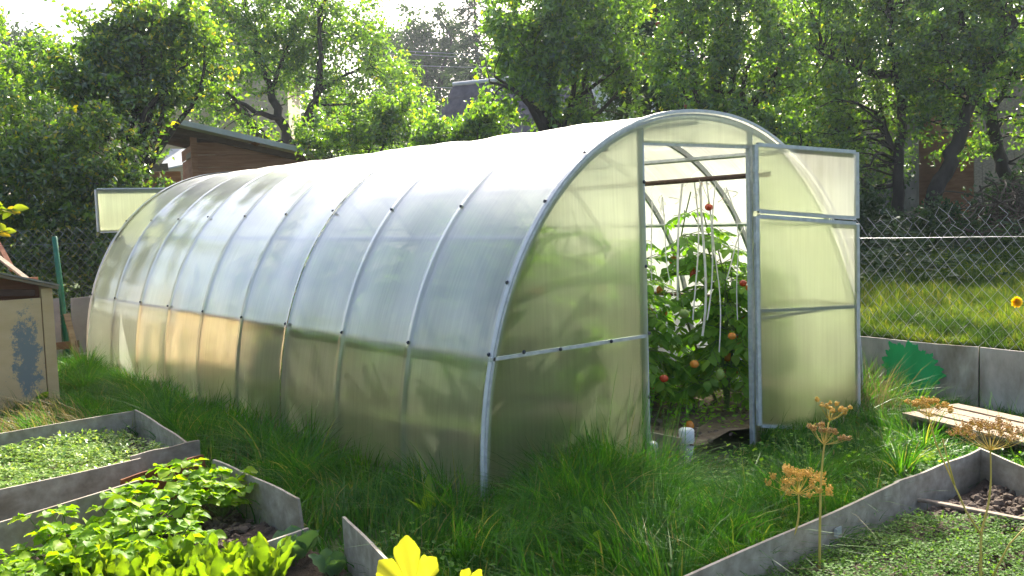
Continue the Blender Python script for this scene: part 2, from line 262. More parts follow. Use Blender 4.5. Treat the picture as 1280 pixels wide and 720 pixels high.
# ------------------------------------------------------------------ mesh helpers
class MB:
    """collects shapes in world coordinates and links them as ONE mesh object"""
    def __init__(s): s.v = []; s.t = []; s.q = []; s.n = 0; s.poly = []
    def add(s, v, tris=None, quads=None, polys=None):
        v = np.asarray(v, float).reshape(-1, 3)
        if tris is not None and len(tris): s.t.append(np.asarray(tris, int)+s.n)
        if quads is not None and len(quads): s.q.append(np.asarray(quads, int)+s.n)
        if polys:
            for p in polys: s.poly.append([int(i)+s.n for i in p])
        s.v.append(v); s.n += len(v)
        return s
    def box(s, c, size, ax=None, ay=None):
        """box centred at c; ax, ay: directions of its x and y edges"""
        ax = np.array([1., 0, 0]) if ax is None else np.asarray(ax, float)/np.linalg.norm(ax)
        ay = np.array([-ax[1], ax[0], 0]) if ay is None else np.asarray(ay, float)/np.linalg.norm(ay)
        az = np.cross(ax, ay)
        h = np.array(size)/2
        v = [np.asarray(c)+ax*h[0]*i+ay*h[1]*j+az*h[2]*k for i in (-1, 1) for j in (-1, 1) for k in (-1, 1)]
        return s.add(v, quads=[(0, 1, 3, 2), (4, 6, 7, 5), (0, 4, 5, 1), (2, 3, 7, 6), (0, 2, 6, 4), (1, 5, 7, 3)])
    def bar(s, a, b, w, h, up=(0, 0, 1)):
        a = np.asarray(a, float); b = np.asarray(b, float); d = b-a; L = np.linalg.norm(d); d = d/L
        up = np.asarray(up, float); ay = np.cross(up, d)
        if np.linalg.norm(ay) < 1e-4: ay = np.cross((1., 0, 0), d)
        return s.box((a+b)/2, (L, w, h), d, ay)
    def tube(s, pts, rad, sides=6, cap=True):
        p = np.asarray(pts, float); n = len(p)
        rad = np.broadcast_to(np.asarray(rad, float), (n,))
        t = np.gradient(p, axis=0); t /= np.linalg.norm(t, axis=1)[:, None]+1e-12
        ref = np.array([0.0, 0, 1]) if abs(t[:, 2]).mean() < 0.8 else np.array([1.0, 0, 0])
        a = np.cross(t, ref); a /= np.linalg.norm(a, axis=1)[:, None]+1e-12
        b = np.cross(t, a)
        ang = np.arange(sides)*2*PI/sides
        v = p[:, None]+rad[:, None, None]*(a[:, None]*np.cos(ang)[None, :, None]+b[:, None]*np.sin(ang)[None, :, None])
        q = [(i*sides+j, i*sides+(j+1) % sides, (i+1)*sides+(j+1) % sides, (i+1)*sides+j) for i in range(n-1) for j in range(sides)]
        return s.add(v, quads=q, polys=[list(range(sides))[::-1], [(n-1)*sides+j for j in range(sides)]] if cap else None)
    def prism(s, poly, o, ax, ay, depth):
        """outline poly (2-D) in the plane o, ax, ay, pushed depth metres along ax x ay"""
        ax = np.asarray(ax, float); ay = np.asarray(ay, float); o = np.asarray(o, float)
        az = np.cross(ax, ay); az /= np.linalg.norm(az)
        f = [o+ax*x+ay*y for x, y in poly]; k = len(f)
        v = f+[p+az*depth for p in f]
        return s.add(v, quads=[(i, (i+1) % k, (i+1) % k+k, i+k) for i in range(k)], polys=[list(range(k))[::-1], [i+k for i in range(k)]])
    def grid(s, P):
        """P: (rows, cols, 3) array"""
        P = np.asarray(P, float); r, c = P.shape[:2]
        i, j = np.meshgrid(np.arange(r-1), np.arange(c-1), indexing='ij'); k = (i*c+j).ravel()
        return s.add(P, quads=np.stack([k, k+1, k+c+1, k+c], 1))
    def ball(s, c, r, seg=10, rings=7, noise=0.0, squash=(1, 1, 1), rng=RNG):
        th = np.linspace(0, PI, rings+1)[1:-1]; ph = np.arange(seg)*2*PI/seg
        v = [(0, 0, 1)]+[(math.sin(a)*math.cos(b), math.sin(a)*math.sin(b), math.cos(a)) for a in th for b in ph]+[(0, 0, -1)]
        v = np.array(v)
        if noise: v = v*(1+noise*rng.normal(size=(len(v), 1)))
        v = v*r*np.array(squash)+np.asarray(c)
        t = [(0, 1+j, 1+(j+1) % seg) for j in range(seg)]; last = len(v)-1; b0 = 1+(rings-2)*seg
        t += [(last, b0+(j+1) % seg, b0+j) for j in range(seg)]
        q = [(1+i*seg+j, 1+(i+1)*seg+j, 1+(i+1)*seg+(j+1) % seg, 1+i*seg+(j+1) % seg) for i in range(rings-2) for j in range(seg)]
        return s.add(v, tris=t, quads=q)
    def lathe(s, prof, c, seg=14):
        prof = np.array(prof, float); n = len(prof); ph = np.arange(seg)*2*PI/seg
        v = np.array([(r*math.cos(b), r*math.sin(b), z) for r, z in prof for b in ph])+np.asarray(c)
        q = [(i*seg+j, i*seg+(j+1) % seg, (i+1)*seg+(j+1) % seg, (i+1)*seg+j) for i in range(n-1) for j in range(seg)]
        return s.add(v, quads=q, polys=[list(range(seg))[::-1], [(n-1)*seg+j for j in range(seg)]])
    def leaves(s, P, D, U, ln, wd, fold=0.25):
        """four-cornered folded leaves: base P, along D, face normal U (arrays)"""
        P = np.asarray(P, float); n = len(P)
        D = D/(np.linalg.norm(D, axis=1)[:, None]+1e-9)
        S = np.cross(D, U); S /= np.linalg.norm(S, axis=1)[:, None]+1e-9
        N = np.cross(S, D)
        ln = np.broadcast_to(ln, (n,))[:, None]; wd = np.broadcast_to(wd, (n,))[:, None]
        mid = P+D*ln*0.45
        v = np.stack([P, mid-S*wd/2+N*wd*fold, P+D*ln, mid+S*wd/2+N*wd*fold], 1)
        k = np.arange(n)[:, None]*4
        return s.add(v, tris=np.concatenate([k+np.array([0, 1, 2]), k+np.array([0, 2, 3])]))
    def build(s, name, mat, parent=None, loc=None, smooth=False):
        off = np.array(parent.location) if parent is not None else (np.array(loc, float) if loc is not None else np.zeros(3))
        if parent is not None and parent.parent is not None: off = off+np.array(parent.parent.location)
        v = np.concatenate(s.v)-off
        me = bpy.data.meshes.new(name)
        t = np.concatenate(s.t) if s.t else np.zeros((0, 3), int); q = np.concatenate(s.q) if s.q else np.zeros((0, 4), int)
        pl = [len(p) for p in s.poly]
        tot = np.concatenate([np.full(len(t), 3), np.full(len(q), 4), np.array(pl, int)]).astype(np.int32)
        li = np.concatenate([t.ravel(), q.ravel(), np.array([i for p in s.poly for i in p], int)]).astype(np.int32)
        me.vertices.add(len(v)); me.vertices.foreach_set('co', v.astype(np.float32).ravel())
        me.loops.add(len(li)); me.loops.foreach_set('vertex_index', li)
        me.polygons.add(len(tot))
        st = np.concatenate([[0], np.cumsum(tot)[:-1]]).astype(np.int32)
        me.polygons.foreach_set('loop_start', st); me.polygons.foreach_set('loop_total', tot)
        me.update(calc_edges=True); me.validate()
        me.polygons.foreach_set('use_smooth', np.full(len(me.polygons), bool(smooth)))
        me.materials.append(mat)
        o = bpy.data.objects.new(name, me); COL.objects.link(o)
        if parent is not None: o.parent = parent
        elif loc is not None: o.location = loc
        return o

def tag(o, label=None, cat=None, group=None, kind=None):
    if label: o['label'] = label
    if cat: o['category'] = cat
    if group: o['group'] = group
    if kind: o['kind'] = kind
    return o

def thing(name, label, cat, loc=(0, 0, 0), group=None):
    o = bpy.data.objects.new(name, None); COL.objects.link(o); o.location = tuple(float(x) for x in loc)
    o.empty_display_size = 0.1
    return tag(o, label, cat, group)

def children(o): return [c for c in o.children]
def copy_tree(o, parent=None):
    c = o.copy(); COL.objects.link(c)
    if parent is not None: c.parent = parent
    for ch in children(o): copy_tree(ch, c)
    return c

def unit(n, rng=RNG):
    v = rng.normal(size=(n, 3)); return v/np.linalg.norm(v, axis=1)[:, None]

def bevel(o, w=0.004, seg=2):
    b = o.modifiers.new('bevel', 'BEVEL'); b.width = w; b.segments = seg; b.limit_method = 'ANGLE'
    return o

def bent(a, b, sag=0.1, n=7, rng=RNG, up=0.0):
    """a slightly crooked path from a to b"""
    a = np.asarray(a, float); b = np.asarray(b, float); L = np.linalg.norm(b-a)
    t = np.linspace(0, 1, n)[:, None]
    w = np.sin(PI*t)
    off = rng.normal(size=3)*sag*L*0.5
    w2 = np.sin(2*PI*t)*rng.normal(size=3)*sag*L*0.25
    return a+(b-a)*t+w*off+w2+np.array([0, 0, up*L])*w

def vnoise(x, y, seed=0, freq=1.0):
    """smooth value noise in [0,1]"""
    x = np.asarray(x, float)*freq; y = np.asarray(y, float)*freq
    xi = np.floor(x).astype(int); yi = np.floor(y).astype(int); fx = x-xi; fy = y-yi
    fx = fx*fx*(3-2*fx); fy = fy*fy*(3-2*fy)
    def h(i, j):
        n = (i*374761393+j*668265263+seed*974711) & 0x7fffffff
        n = ((n ^ (n >> 13))*1274126177) & 0x7fffffff
        return ((n ^ (n >> 16)) & 0xffff)/65535.0
    return (h(xi, yi)*(1-fx)+h(xi+1, yi)*fx)*(1-fy)+(h(xi, yi+1)*(1-fx)+h(xi+1, yi+1)*fx)*fy

# ------------------------------------------------------------------ light and sky
SUN_AZ, SUN_EL = math.radians(50), math.radians(37)          # azimuth from +y towards +x
SDIR = np.array([math.sin(SUN_AZ)*math.cos(SUN_EL), math.cos(SUN_AZ)*math.cos(SUN_EL), math.sin(SUN_EL)])
world = bpy.data.worlds.new('World'); scene.world = world; world.use_nodes = True
wn = world.node_tree
bg = wn.nodes['Background']; bg.inputs['Strength'].default_value = 0.15
sky = wn.nodes.new('ShaderNodeTexSky'); sky.sky_type = 'NISHITA'; sky.sun_disc = False
sky.sun_elevation = SUN_EL; sky.sun_rotation = SUN_AZ; sky.air_density = 0.8; sky.dust_density = 5.0; sky.ozone_density = 1.0
wn.links.new(sky.outputs[0], bg.inputs['Color'])
sl = bpy.data.lights.new('sun', 'SUN'); sl.energy = 5.0; sl.angle = math.radians(0.55); sl.color = (1.0, 0.94, 0.82)
so = bpy.data.objects.new('sun', sl); COL.objects.link(so)
so.rotation_euler = Vector(tuple(-SDIR)).to_track_quat('-Z', 'Y').to_euler(); so.location = (6, 6, 12)
scene.view_settings.view_transform = 'Standard'; scene.view_settings.look = 'None'
scene.view_settings.exposure = 1.48; scene.view_settings.gamma = 1.0
scene.render.engine = 'CYCLES'
cy = scene.cycles
cy.use_denoising = True
cy.max_bounces = 9; cy.diffuse_bounces = 4; cy.glossy_bounces = 3; cy.transmission_bounces = 6; cy.transparent_max_bounces = 6
cy.sample_clamp_indirect = 6.0; cy.caustics_reflective = False; cy.caustics_refractive = True

# ------------------------------------------------------------------ ground
def gz(x, y):
    x = np.asarray(x, float); y = np.asarray(y, float)
    a = np.where(x > 2.02, 0.42+0.055*np.clip(x-2.02, 0, 45), 0.0)
    b = np.where(y > 6.87, 0.22+0.03*np.clip(y-6.87, 0, 60), 0.0)
    n = (vnoise(x, y, 3, 0.7)-0.5)*0.05*(np.maximum(a, b) > 0)
    return np.maximum(a, b)+n

def fine(lo, hi, cuts):
    xs = list(np.linspace(lo, hi, 60))+cuts
    return xs
gxs = np.unique(np.concatenate([np.array([-140, -110, -90, -70, -45, -30, -22, -16, -12, -9, -7]), np.linspace(-6, 2.0, 30), [2.019, 2.026],
                                np.linspace(2.2, 20, 46), np.array([23, 27, 33, 42, 60, 90, 115, 140])]))
gys = np.unique(np.concatenate([np.array([-140, -90, -50, -25, -14, -9, -6.5]), np.linspace(-5, 6.86, 40), [6.869, 6.876],
                                np.linspace(7.1, 22, 30), np.array([26, 32, 40, 55, 80, 110, 140])]))
gx, gy = np.meshgrid(gxs, gys, indexing='ij')
gmb = MB(); gmb.grid(np.stack([gx, gy, gz(gx, gy)], -1)[:, ::-1]); tag(gmb.build('ground', M['ground'], smooth=True), 'uneven garden ground under the grass', 'ground', kind='structure')

# the air: pale haze between here and the far trees
def haze(density):
    mt, nt, out = new_mat('haze_air')
    v = nd(nt, 'ShaderNodeVolumePrincipled'); v.inputs['Density'].default_value = density
    v.inputs['Color'].default_value = (0.80, 0.90, 1.0, 1); v.inputs['Anisotropy'].default_value = 0.55
    nt.links.new(v.outputs[0], out.inputs['Volume'])
    mb = MB(); mb.box((0, 0, 12.0), (290, 290, 27.0))
    return tag(mb.build('haze', mt), 'thin blue haze between the garden and the far trees', 'haze', kind='stuff')
HAZE = 0.0006
if HAZE: haze(HAZE)
scene.cycles.volume_bounces = 0

# ------------------------------------------------------------------ greenhouse
GA, GB, GP, GZ, GL, NB = 1.4909, 1.7034, 2.1619, 0.15, 6.0, 9
def arch(t, off=0.0):
    """point of the hoop outline at parameter t in 0..pi (x to the right, z up), moved off metres outward"""
    c, s = np.cos(t), np.sin(t)
    x = (GA+off)*np.sign(c)*np.abs(c)**(2/GP); z = GZ+(GB+off)*np.abs(s)**(2/GP)
    return x, z
TT = np.linspace(0, PI, 400)
AX, AZ = arch(TT)
# re-sample by arc length, with the straight skirt to the ground
_px = np.concatenate([[GA], AX, [-GA]]); _pz = np.concatenate([[0.0], AZ, [0.0]])
_s = np.concatenate([[0], np.cumsum(np.hypot(np.diff(_px), np.diff(_pz)))]); ARC = _s[-1]
def arc(s):
    return np.interp(s, _s, _px), np.interp(s, _s, _pz)
def arc_n(s):
    x0, z0 = arc(s-0.01); x1, z1 = arc(s+0.01)
    dx, dz = x1-x0, z1-z0; L = np.hypot(dx, dz)+1e-9
    return dz/L, -dx/L          # outward normal (right foot -> top -> left foot)
def half_width(z):
    s = np.interp(z, np.concatenate([[0.0], AZ[:200]]), np.concatenate([[0.0], _s[1:201]]))
    return s                     # arc length on the right side at height z

S_RAIL = float(half_width(0.73))
green = thing('greenhouse', 'long arched polycarbonate greenhouse on a galvanised frame with its front door open', 'greenhouse', (0, 0, 0))
rg = np.random.default_rng(11)
ph = rg.uniform(0, 6.28, (NB, 4)); am = rg.uniform(0.5, 1.2, (NB, 4))
for k in range(3):
    y0, y1 = k*2.0, (k+1)*2.0
    ss = np.linspace(0, ARC, 150); ys = np.linspace(y0+0.004 if k else -0.02, y1+(0.02 if k == 2 else 0.0), 190)
    S, Y = np.meshgrid(ss, ys, indexing='ij')
    X, Z = arc(S); NX, NZ = arc_n(S)
    b = np.clip((Y/GL*NB).astype(int), 0, NB-1); u = Y/GL*NB-b
    bulge = np.sin(PI*np.clip(u, 0, 1))*(0.004*am[b, 0]*np.sin(S*1.7+ph[b, 0])+0.003*am[b, 1]*np.sin(S*4.1+ph[b, 1])-0.003)
    bulge += 0.0030*np.sin(2*PI*u+ph[b, 2])*np.sin(S*2.3+ph[b, 3])*np.sin(PI*np.clip(u, 0, 1))
    dh = np.abs(Y-np.round(Y/GL*NB)*GL/NB)
    off = 0.010+1.25*bulge+0.0035*np.exp(-(dh/0.018)**2)+0.005*np.exp(-((S-(ARC-S_RAIL))/0.016)**2)+(0.002 if k == 1 else 0.0)
    mb = MB(); mb.grid(np.stack([X+NX*off, Y, Z+NZ*off], -1))
    mb.build('cover_sheet', M['poly_roof'], green, smooth=True)

def hoop(y, w=0.025, d=0.03, mat='galv', name='hoop', off=0.0, s0=0.0, s1=None):
    """square tube bent along the arch"""
    ss = np.linspace(s0, s1 if s1 else ARC, 90); x, z = arc(ss); nx, nz = arc_n(ss)
    ring = []
    for (a, c) in ((0, -w/2), (0, w/2), (-d, w/2), (-d, -w/2)):
        ring.append(np.stack([x+nx*(a+off), np.full_like(x, y+c), z+nz*(a+off)], -1))
    P = np.stack(ring+[ring[0]], 1)
    mb = MB(); mb.grid(P)
    return mb.build(name, M[mat], green)
for k in range(NB+1):
    hoop(mat='galv' if k in (0, NB) else 'galv_dull', y=k*GL/NB+(0.0 if 0 < k < NB else (0.013 if k == 0 else -0.013)), w=0.020, d=0.03)
# edge strip over the rim of the front and back, and the cover joints
hoop(-0.006, 0.024, 0.004, 'edge_strip', 'edge_strip', 0.021)
hoop(-0.020, 0.004, 0.012, 'galv', 'edge_strip', 0.0165)
hoop(GL-0.004, 0.052, 0.004, 'edge_strip', 'edge_strip', 0.023)
# purlins along the length
def purlin(s, mat='galv', name='purlin', w=0.02, h=0.02, inset=0.043):
    x, z = arc(s); nx, nz = arc_n(s)
    mb = MB(); mb.bar((x-nx*inset, 0.03, z-nz*inset), (x-nx*inset, GL-0.03, z-nz*inset), w, h, (nx, 0, nz))
    return mb.build(name, M[mat], green)
S73, S127, S170 = half_width(0.73), half_width(1.27), half_width(1.70)
for s in (S73, ARC-S73): purlin(s, 'wood_dark', 'purlin', 0.022, 0.022, 0.009)
for s in (S127, ARC-S127, S170, ARC-S170): purlin(s)
purlin(ARC/2)
# screws with dark washers
s0 = MB(); s0.lathe([(0.010, 0.0), (0.010, 0.002), (0.006, 0.004), (0.005, 0.008), (0.001, 0.009)], (0, 0, 0), 8)
proto = s0.build('screw', M['screw'], green)
first = True
S140 = half_width(1.40)
for k in range(NB+1):
    for s in (ARC-S73-0.015, ARC-S140) + ((ARC-half_width(1.05), ARC-half_width(1.62)) if k == 0 else ()):
        x, z = arc(s); nx, nz = arc_n(s)
        o = proto if first else proto.copy()
        if not first: COL.objects.link(o); o.parent = green
        first = False
        off = 0.025 if k in (0, NB) else (0.0285 if k in (3, 6) else 0.017)
        o.location = (x+nx*off, min(max(k*GL/NB, 0.004), GL-0.004), z+nz*off)
        o.rotation_euler = Vector((nx, 0, nz)).to_track_quat('Z', 'Y').to_euler()

for x0, x1 in ((-1.47, -0.62), (-0.19, 1.47)):
    X, Y = np.meshgrid(np.linspace(x0, x1, 24), np.linspace(0.03, GL-0.03, 90), indexing='ij')
    Z = 0.10+(vnoise(X, Y, 8, 4)-0.5)*0.05+(vnoise(X, Y, 9, 14)-0.5)*0.03
    mb = MB(); mb.grid(np.stack([X, Y, Z], -1)[:, ::-1]); mb.build('planting_soil', M['soil_dry'], green, smooth=True)
# end walls: sheets and frame
XL, XR, ZLINT, ZSTR = -0.4485, 0.4194, 1.6955, 0.7316
def end_sheet(y, x0, x1, zb, name='end_panel'):
    xs = np.linspace(x0, x1, 26)
    zt = np.interp(-np.abs(xs), -AX[:200], AZ[:200])-0.012
    zs = np.linspace(0, 1, 40)
    X, T = np.meshgrid(xs, zs, indexing='ij'); Z = zb+(zt-zb)[:, None]*T
    wv = 0.004*np.sin(X*3.1+Z*2.2)*np.sin(Z*3.7+1)+0.003*np.sin(Z*6+X*2)
    mb = MB(); mb.grid(np.stack([X, y+wv, Z], -1)[:, ::-1]); return mb.build(name, M['poly_end'], green, smooth=True)
for ye, sg in ((-0.012, 1), (GL+0.012, -1)):
    yf = 0.008 if sg > 0 else GL-0.008
    end_sheet(ye, -GA+0.004, XL, 0.0); end_sheet(ye, XR, GA-0.004, 0.0); end_sheet(ye, XL+0.002, XR-0.002, ZLINT)
    for x in (XL, XR):
        zt = float(np.interp(-abs(x), -AX[:200], AZ[:200]))-0.03
        mb = MB(); mb.bar((x, yf, 0.0), (x, yf, zt), 0.024, 0.03); mb.build('door_jamb', M['galv'], green)
    mb = MB(); mb.bar((XL+0.013, yf, ZLINT), (XR-0.013, yf, ZLINT-0.005), 0.024, 0.022); mb.build('lintel', M['galv'], green)
    for a, b in ((-GA+0.03, XL-0.014), (XR+0.014, GA-0.03)):
        mb = MB(); mb.bar((a, yf-sg*0.024, ZSTR), (b, yf-sg*0.024, ZSTR), 0.012, 0.016); mb.build('end_strut', M['galv'], green)
    if sg < 0:      # lower door leaf of the back end, shut
        mb = MB(); mb.box(((XL+XR)/2, GL+0.012, 0.69), (XR-XL-0.01, 0.006, 1.26)); mb.build('end_panel', M['poly_end'], green)
# front left panel fixings
for (x, z) in ((-1.27, 0.745), (-1.05, 0.733), (-0.72, 0.733), (-0.453, 1.08), (-0.453, 1.50), (-0.453, 0.42), (-0.453, 0.745)):
    o = proto.copy(); COL.objects.link(o); o.parent = green; o.location = (x, -0.029 if abs(z-.735) < .02 else -0.017, z); o.rotation_euler = (PI/2, 0, 0)

# opened front door in two leaves: racked a little, hanging outward to the right
HX, HY = XR+0.014, -0.025
EX, EY = 1.150, -0.200
du = np.array([EX-HX, EY-HY, 0.0]); DW = np.linalg.norm(du); du /= DW; dn = np.array([-du[1], du[0], 0.0])
def dpt(u, zh):
    """point of the racked door: u along the leaf 0..1, zh the height at the hinge"""
    z_end = 0.0+(zh-0.13)*(1.655-0.0)/(1.70-0.13)
    return np.array([HX, HY, 0])+du*DW*u+np.array([0, 0, zh+(z_end-zh)*u])
def leaf_door(name, z0, z1, cross):
    d = bpy.data.objects.new(name, None); COL.objects.link(d); d.parent = green; d.location = (HX, HY, 0); d.empty_display_size = 0.1
    w = 0.026
    for (a, b) in (((0.0, z0), (0.0, z1)), ((1.0, z0), (1.0, z1))):
        mb = MB(); mb.bar(dpt(*a), dpt(*b), w, 0.022, dn); mb.build('leaf_frame', M['galv'], d)
    for zz in (z0, z1):
        mb = MB(); mb.bar(dpt(0.018, zz), dpt(0.982, zz), 0.022, 0.022, dn); mb.build('leaf_frame', M['galv'], d)
    if cross:
        mb = MB(); mb.bar(dpt(0.02, cross[0]), dpt(0.98, cross[1]), 0.02, 0.02, dn); mb.build('leaf_brace', M['galv'], d)
    us = np.linspace(0.012, 0.988, 24); zs = np.linspace(z0+0.008, z1-0.008, 30)
    P = np.array([[dpt(u, z)-dn*(0.013+0.003*math.sin(u*5+z*4)*math.sin(z*6)) for z in zs] for u in us])
    mb = MB(); mb.grid(P[:, ::-1]); mb.build('leaf_pane', M['poly_door'], d, smooth=True)
    for zz in (z0+0.12, z1-0.12):
        mb = MB(); mb.tube([dpt(-0.018, zz-0.03), dpt(-0.018, zz+0.03)], 0.007, 8); mb.build('hinge', M['galv'], d)
leaf_door('door_leaf', 1.335, 1.70, None)
leaf_door('door_leaf', 0.13, 1.305, (0.78, 0.84))
# back door's upper leaf, swung open against the back end
d = bpy.data.objects.new('door_leaf', None); COL.objects.link(d); d.parent = green; d.location = (-1.31, GL+0.05, 1.32)
bx0, bx1, bz0, bz1, by = -1.33, -0.46, 1.325, 1.715, GL+0.05
for a, b in (((bx0, bz0), (bx0, bz1)), ((bx1, bz0), (bx1, bz1)), ((bx0+.013, bz0), (bx1-.013, bz0)), ((bx0+.013, bz1), (bx1-.013, bz1))):
    mb = MB(); mb.bar((a[0], by, a[1]), (b[0], by, b[1]), 0.024, 0.024, (0, 1, 0)); mb.build('leaf_frame', M['edge_strip'], d)
mb = MB(); mb.box(((bx0+bx1)/2, by-0.015, (bz0+bz1)/2), (bx1-bx0, 0.006, bz1-bz0)); mb.build('leaf_pane', M['poly_end'], d)

# lengthwise pipe that carries the strings
mb = MB(); mb.tube([(0.62, -0.0+0.05, 1.54), (0.60, 1.5, 1.52), (0.62, 3.2, 1.53), (0.60, 5.9, 1.53)], 0.016, 10); mb.build('pipe', M['brown_pipe'], green, smooth=True)

# ------------------------------------------------------------------ wall sheets and wire fences
def sheet(name, a, b, h, z0, mat, label, group, curve=0.01, th=0.012, dirv=None, seed=0):
    """one standing flat sheet from a to b (ground plan), slightly warped"""
    a = np.array([*a, 0.0]); b = np.array([*b, 0.0]); d = b-a; L = np.linalg.norm(d); d /= L; n = np.array([-d[1], d[0], 0])
    r = np.random.default_rng(seed)
    us = np.linspace(0, 1, 12); vs = np.linspace(0, 1, 6)
    w = lambda u, v: (0.0 if label.find('splotch') > 0 else curve)*math.sin(u*PI*1.3+r0)*(0.4+v)
    r0 = r.uniform(0, 6)
    top = [z0+h+0.004*math.sin(u*9+r0) for u in us]
    P = np.array([[a+d*L*u+n*w(u, v)+np.array([0, 0, z0*(1-v)+t*v]) for v in vs] for u, t in zip(us, top)])
    mb = MB(); mb.grid(P-n*th/2); mb.grid((P+n*th/2)[:, ::-1])
    for e in (P[0], P[-1]): mb.grid(np.stack([e-n*th/2, e+n*th/2], 1))
    mb.grid(np.stack([P[:, -1]-n*th/2, P[:, -1]+n*th/2], 1))
    o = mb.build(name, M[mat], loc=tuple(a+d*L/2))
    return tag(o, label, 'wall panel', group)
WG = 'grey sheets standing along the plot boundary'
wall_r = []
for i, (y0, y1, lab) in enumerate([(-2.03, -0.53, 'brown stained grey boundary sheet behind the pallet, without green paint'),
                                   (-0.515, 0.985, 'grey boundary sheet daubed with a big green paint splotch'),
                                   (1.0, 2.5, 'grey boundary sheet seen through the open door leaf'),
                                   (2.515, 4.015, 'grey boundary sheet behind the greenhouse, right side, middle'),
                                   (4.03, 5.53, 'grey boundary sheet behind the greenhouse, far right corner')]):
    wall_r.append(sheet('wall_sheet', (2.0, y0), (2.0, y1), 0.44, 0, 'slate_wall', lab, WG, 0.006, seed=i))
sheet('wall_sheet', (-1.43, 6.84), (0.1, 6.84), 0.68, 0, 'slate_lilac', 'lilac grey curved sheet between the green post and the greenhouse', WG, 0.05, seed=9)
sheet('wall_sheet', (-3.1, 6.82), (-1.52, 6.86), 0.68, 0, 'slate_lilac', 'lilac grey sheet between the plywood chest and the green post', WG, 0.03, seed=10)
# green daub, a part of its sheet
r = np.random.default_rng(5)
na = 170; th_ = np.linspace(0, 2*PI, na, endpoint=False)
def daub_r(t):
    return 0.185+0.02*math.sin(3*t+1)+0.03*max(0, math.cos(t-PI/2))**6
pts = []
for i, t in enumerate(th_):
    rr = daub_r(t)*(0.93+0.09*math.sin(9*t+0.8)*(0.6+0.4*math.sin(4*t))+0.06*math.sin(23*t+2)+0.10*(r.random()-0.35))
    pts.append((rr*math.cos(t)*1.14, max(rr*math.sin(t), -0.145)))
mb = MB(); c = np.array([1.9905-0.0025, -0.075, 0.235])
ring = np.array([c+np.array([0, -p[0], p[1]]) for p in pts])
inner = c+(ring-c)*0.5
w_ = 0.006*np.sin(((ring[:, 1]+0.515)/1.5)*PI*1.3)
mb.add(np.concatenate([ring, inner, [c]]), quads=[(i, (i+1) % na, na+(i+1) % na, na+i) for i in range(na)], tris=[(na+i, na+(i+1) % na, 2*na) for i in range(na)])
o = mb.build('paint_daub', M['green_paint'], wall_r[1])
o.location.x -= 0.006

def chain_link(name, label, p0, p1, z0, z1, dd, rad, rough_top, wires, posts, post_mat, post_top, group):
    a = np.array([*p0, 0.0]); b = np.array([*p1, 0.0]); d = b-a; L = np.linalg.norm(d); d /= L; n = np.array([-d[1], d[0], 0])
    f = thing(name, label, 'fence', (a+b)/2, group)
    r = np.random.default_rng(3); mb = MB(); nw = int(L/dd); hs = dd*1.12; nz = int((z1-z0)/hs)
    for i in range(nw):
        kk = nz+int(round(r.normal()*rough_top))
        j = np.arange(max(4, kk)+1)
        s = (i+(j+i) % 2)*dd
        z = z0+j*hs
        sag = 0.018*np.sin(s*2.2+z*3)+0.010*np.sin(s*5.7+1)
        P = a+d*(s+0.012*np.sin(z*9+s*3)+sag*0.4)[:, None]+np.array([0, 0, 1])*(z+sag*0.5)[:, None]+n*(((j+i) % 2)*0.004+0.012*np.sin(s*1.3+z*2))[:, None]
        if rough_top > 0.3:
            P[-1] += r.normal(size=3)*0.012; P[-2] += r.normal(size=3)*0.008
        mb.tube(P, rad, 3, cap=False)
    mb.build('mesh', M['wire'], f, smooth=True)
    for z in wires:
        mb = MB(); t = np.linspace(0, 1, 30)[:, None]
        mb.tube(a+(b-a)*t+np.array([0, 0, z])+n*-0.008-np.array([0, 0, 0.008])*np.sin(t*PI*5)**2, rad*0.65, 5); mb.build('tension_wire', M['wire'], f)
    for s in posts:
        mb = MB(); q = a+d*s-n*0.03*0
        mb.tube([q+np.array([0.015, 0, 0]), q+np.array([0.0, 0, post_top*0.5]), q+np.array([-0.03, 0, post_top-0.006]), q+np.array([-0.03, 0, post_top])], [0.026, 0.026, 0.026, 0.018], 10)
        mb.build('fence_post', M[post_mat], f, smooth=True)
FG = 'chain-link fences round the plot'
chain_link('chain_link_fence', 'chain-link fence with frayed top above the grey sheets beside the lawn', (2.03, -2.6), (2.03, 6.8), 0.43, 1.30, 0.046, 0.0018, 0.8,
           (1.125,), (5.0, 8.3), 'galv', 0.47, FG)
chain_link('chain_link_fence', 'chain-link fence on green posts in front of the leafy hedge', (-4.6, 6.89), (2.0, 6.89), 0.45, 1.42, 0.046, 0.0020, 0.2,
           (1.22, ), (3.12, 0.6, 5.6), 'green_post', 1.29, FG)

# ------------------------------------------------------------------ raised beds
def board(mb, a, b, z0, z1a, z1b, th=0.012, warp=0.006, n=14, enda=0.0, endb=0.0):
    """one board from a to b in plan, top from z1a to z1b"""
    a = np.array([*a, 0.0]); b = np.array([*b, 0.0]); d = b-a; L = np.linalg.norm(d); d /= L; nn = np.array([-d[1], d[0], 0])
    us = np.linspace(0, 1, n); r = RNG.uniform(0, 6)
    P = []
    for u in us:
        w = warp*math.sin(u*4+r)
        top = z1a+(z1b-z1a)*u+0.003*math.sin(u*11+r)
        P.append([a+d*L*u+nn*w*0.4+np.array([0, 0, z0]), a+d*(L*u+(enda if u == 0 else 0)-(endb if u == 1 else 0))+nn*w+np.array([0, 0, top])])
    P = np.array(P)
    F, B = P-nn*th/2, P+nn*th/2
    mb.grid(F); mb.grid(B[:, ::-1]); mb.grid(np.stack([F[:, 1], B[:, 1]], 1))
    for e in (0, -1): mb.grid(np.stack([F[e], B[e]], 1))
    return mb
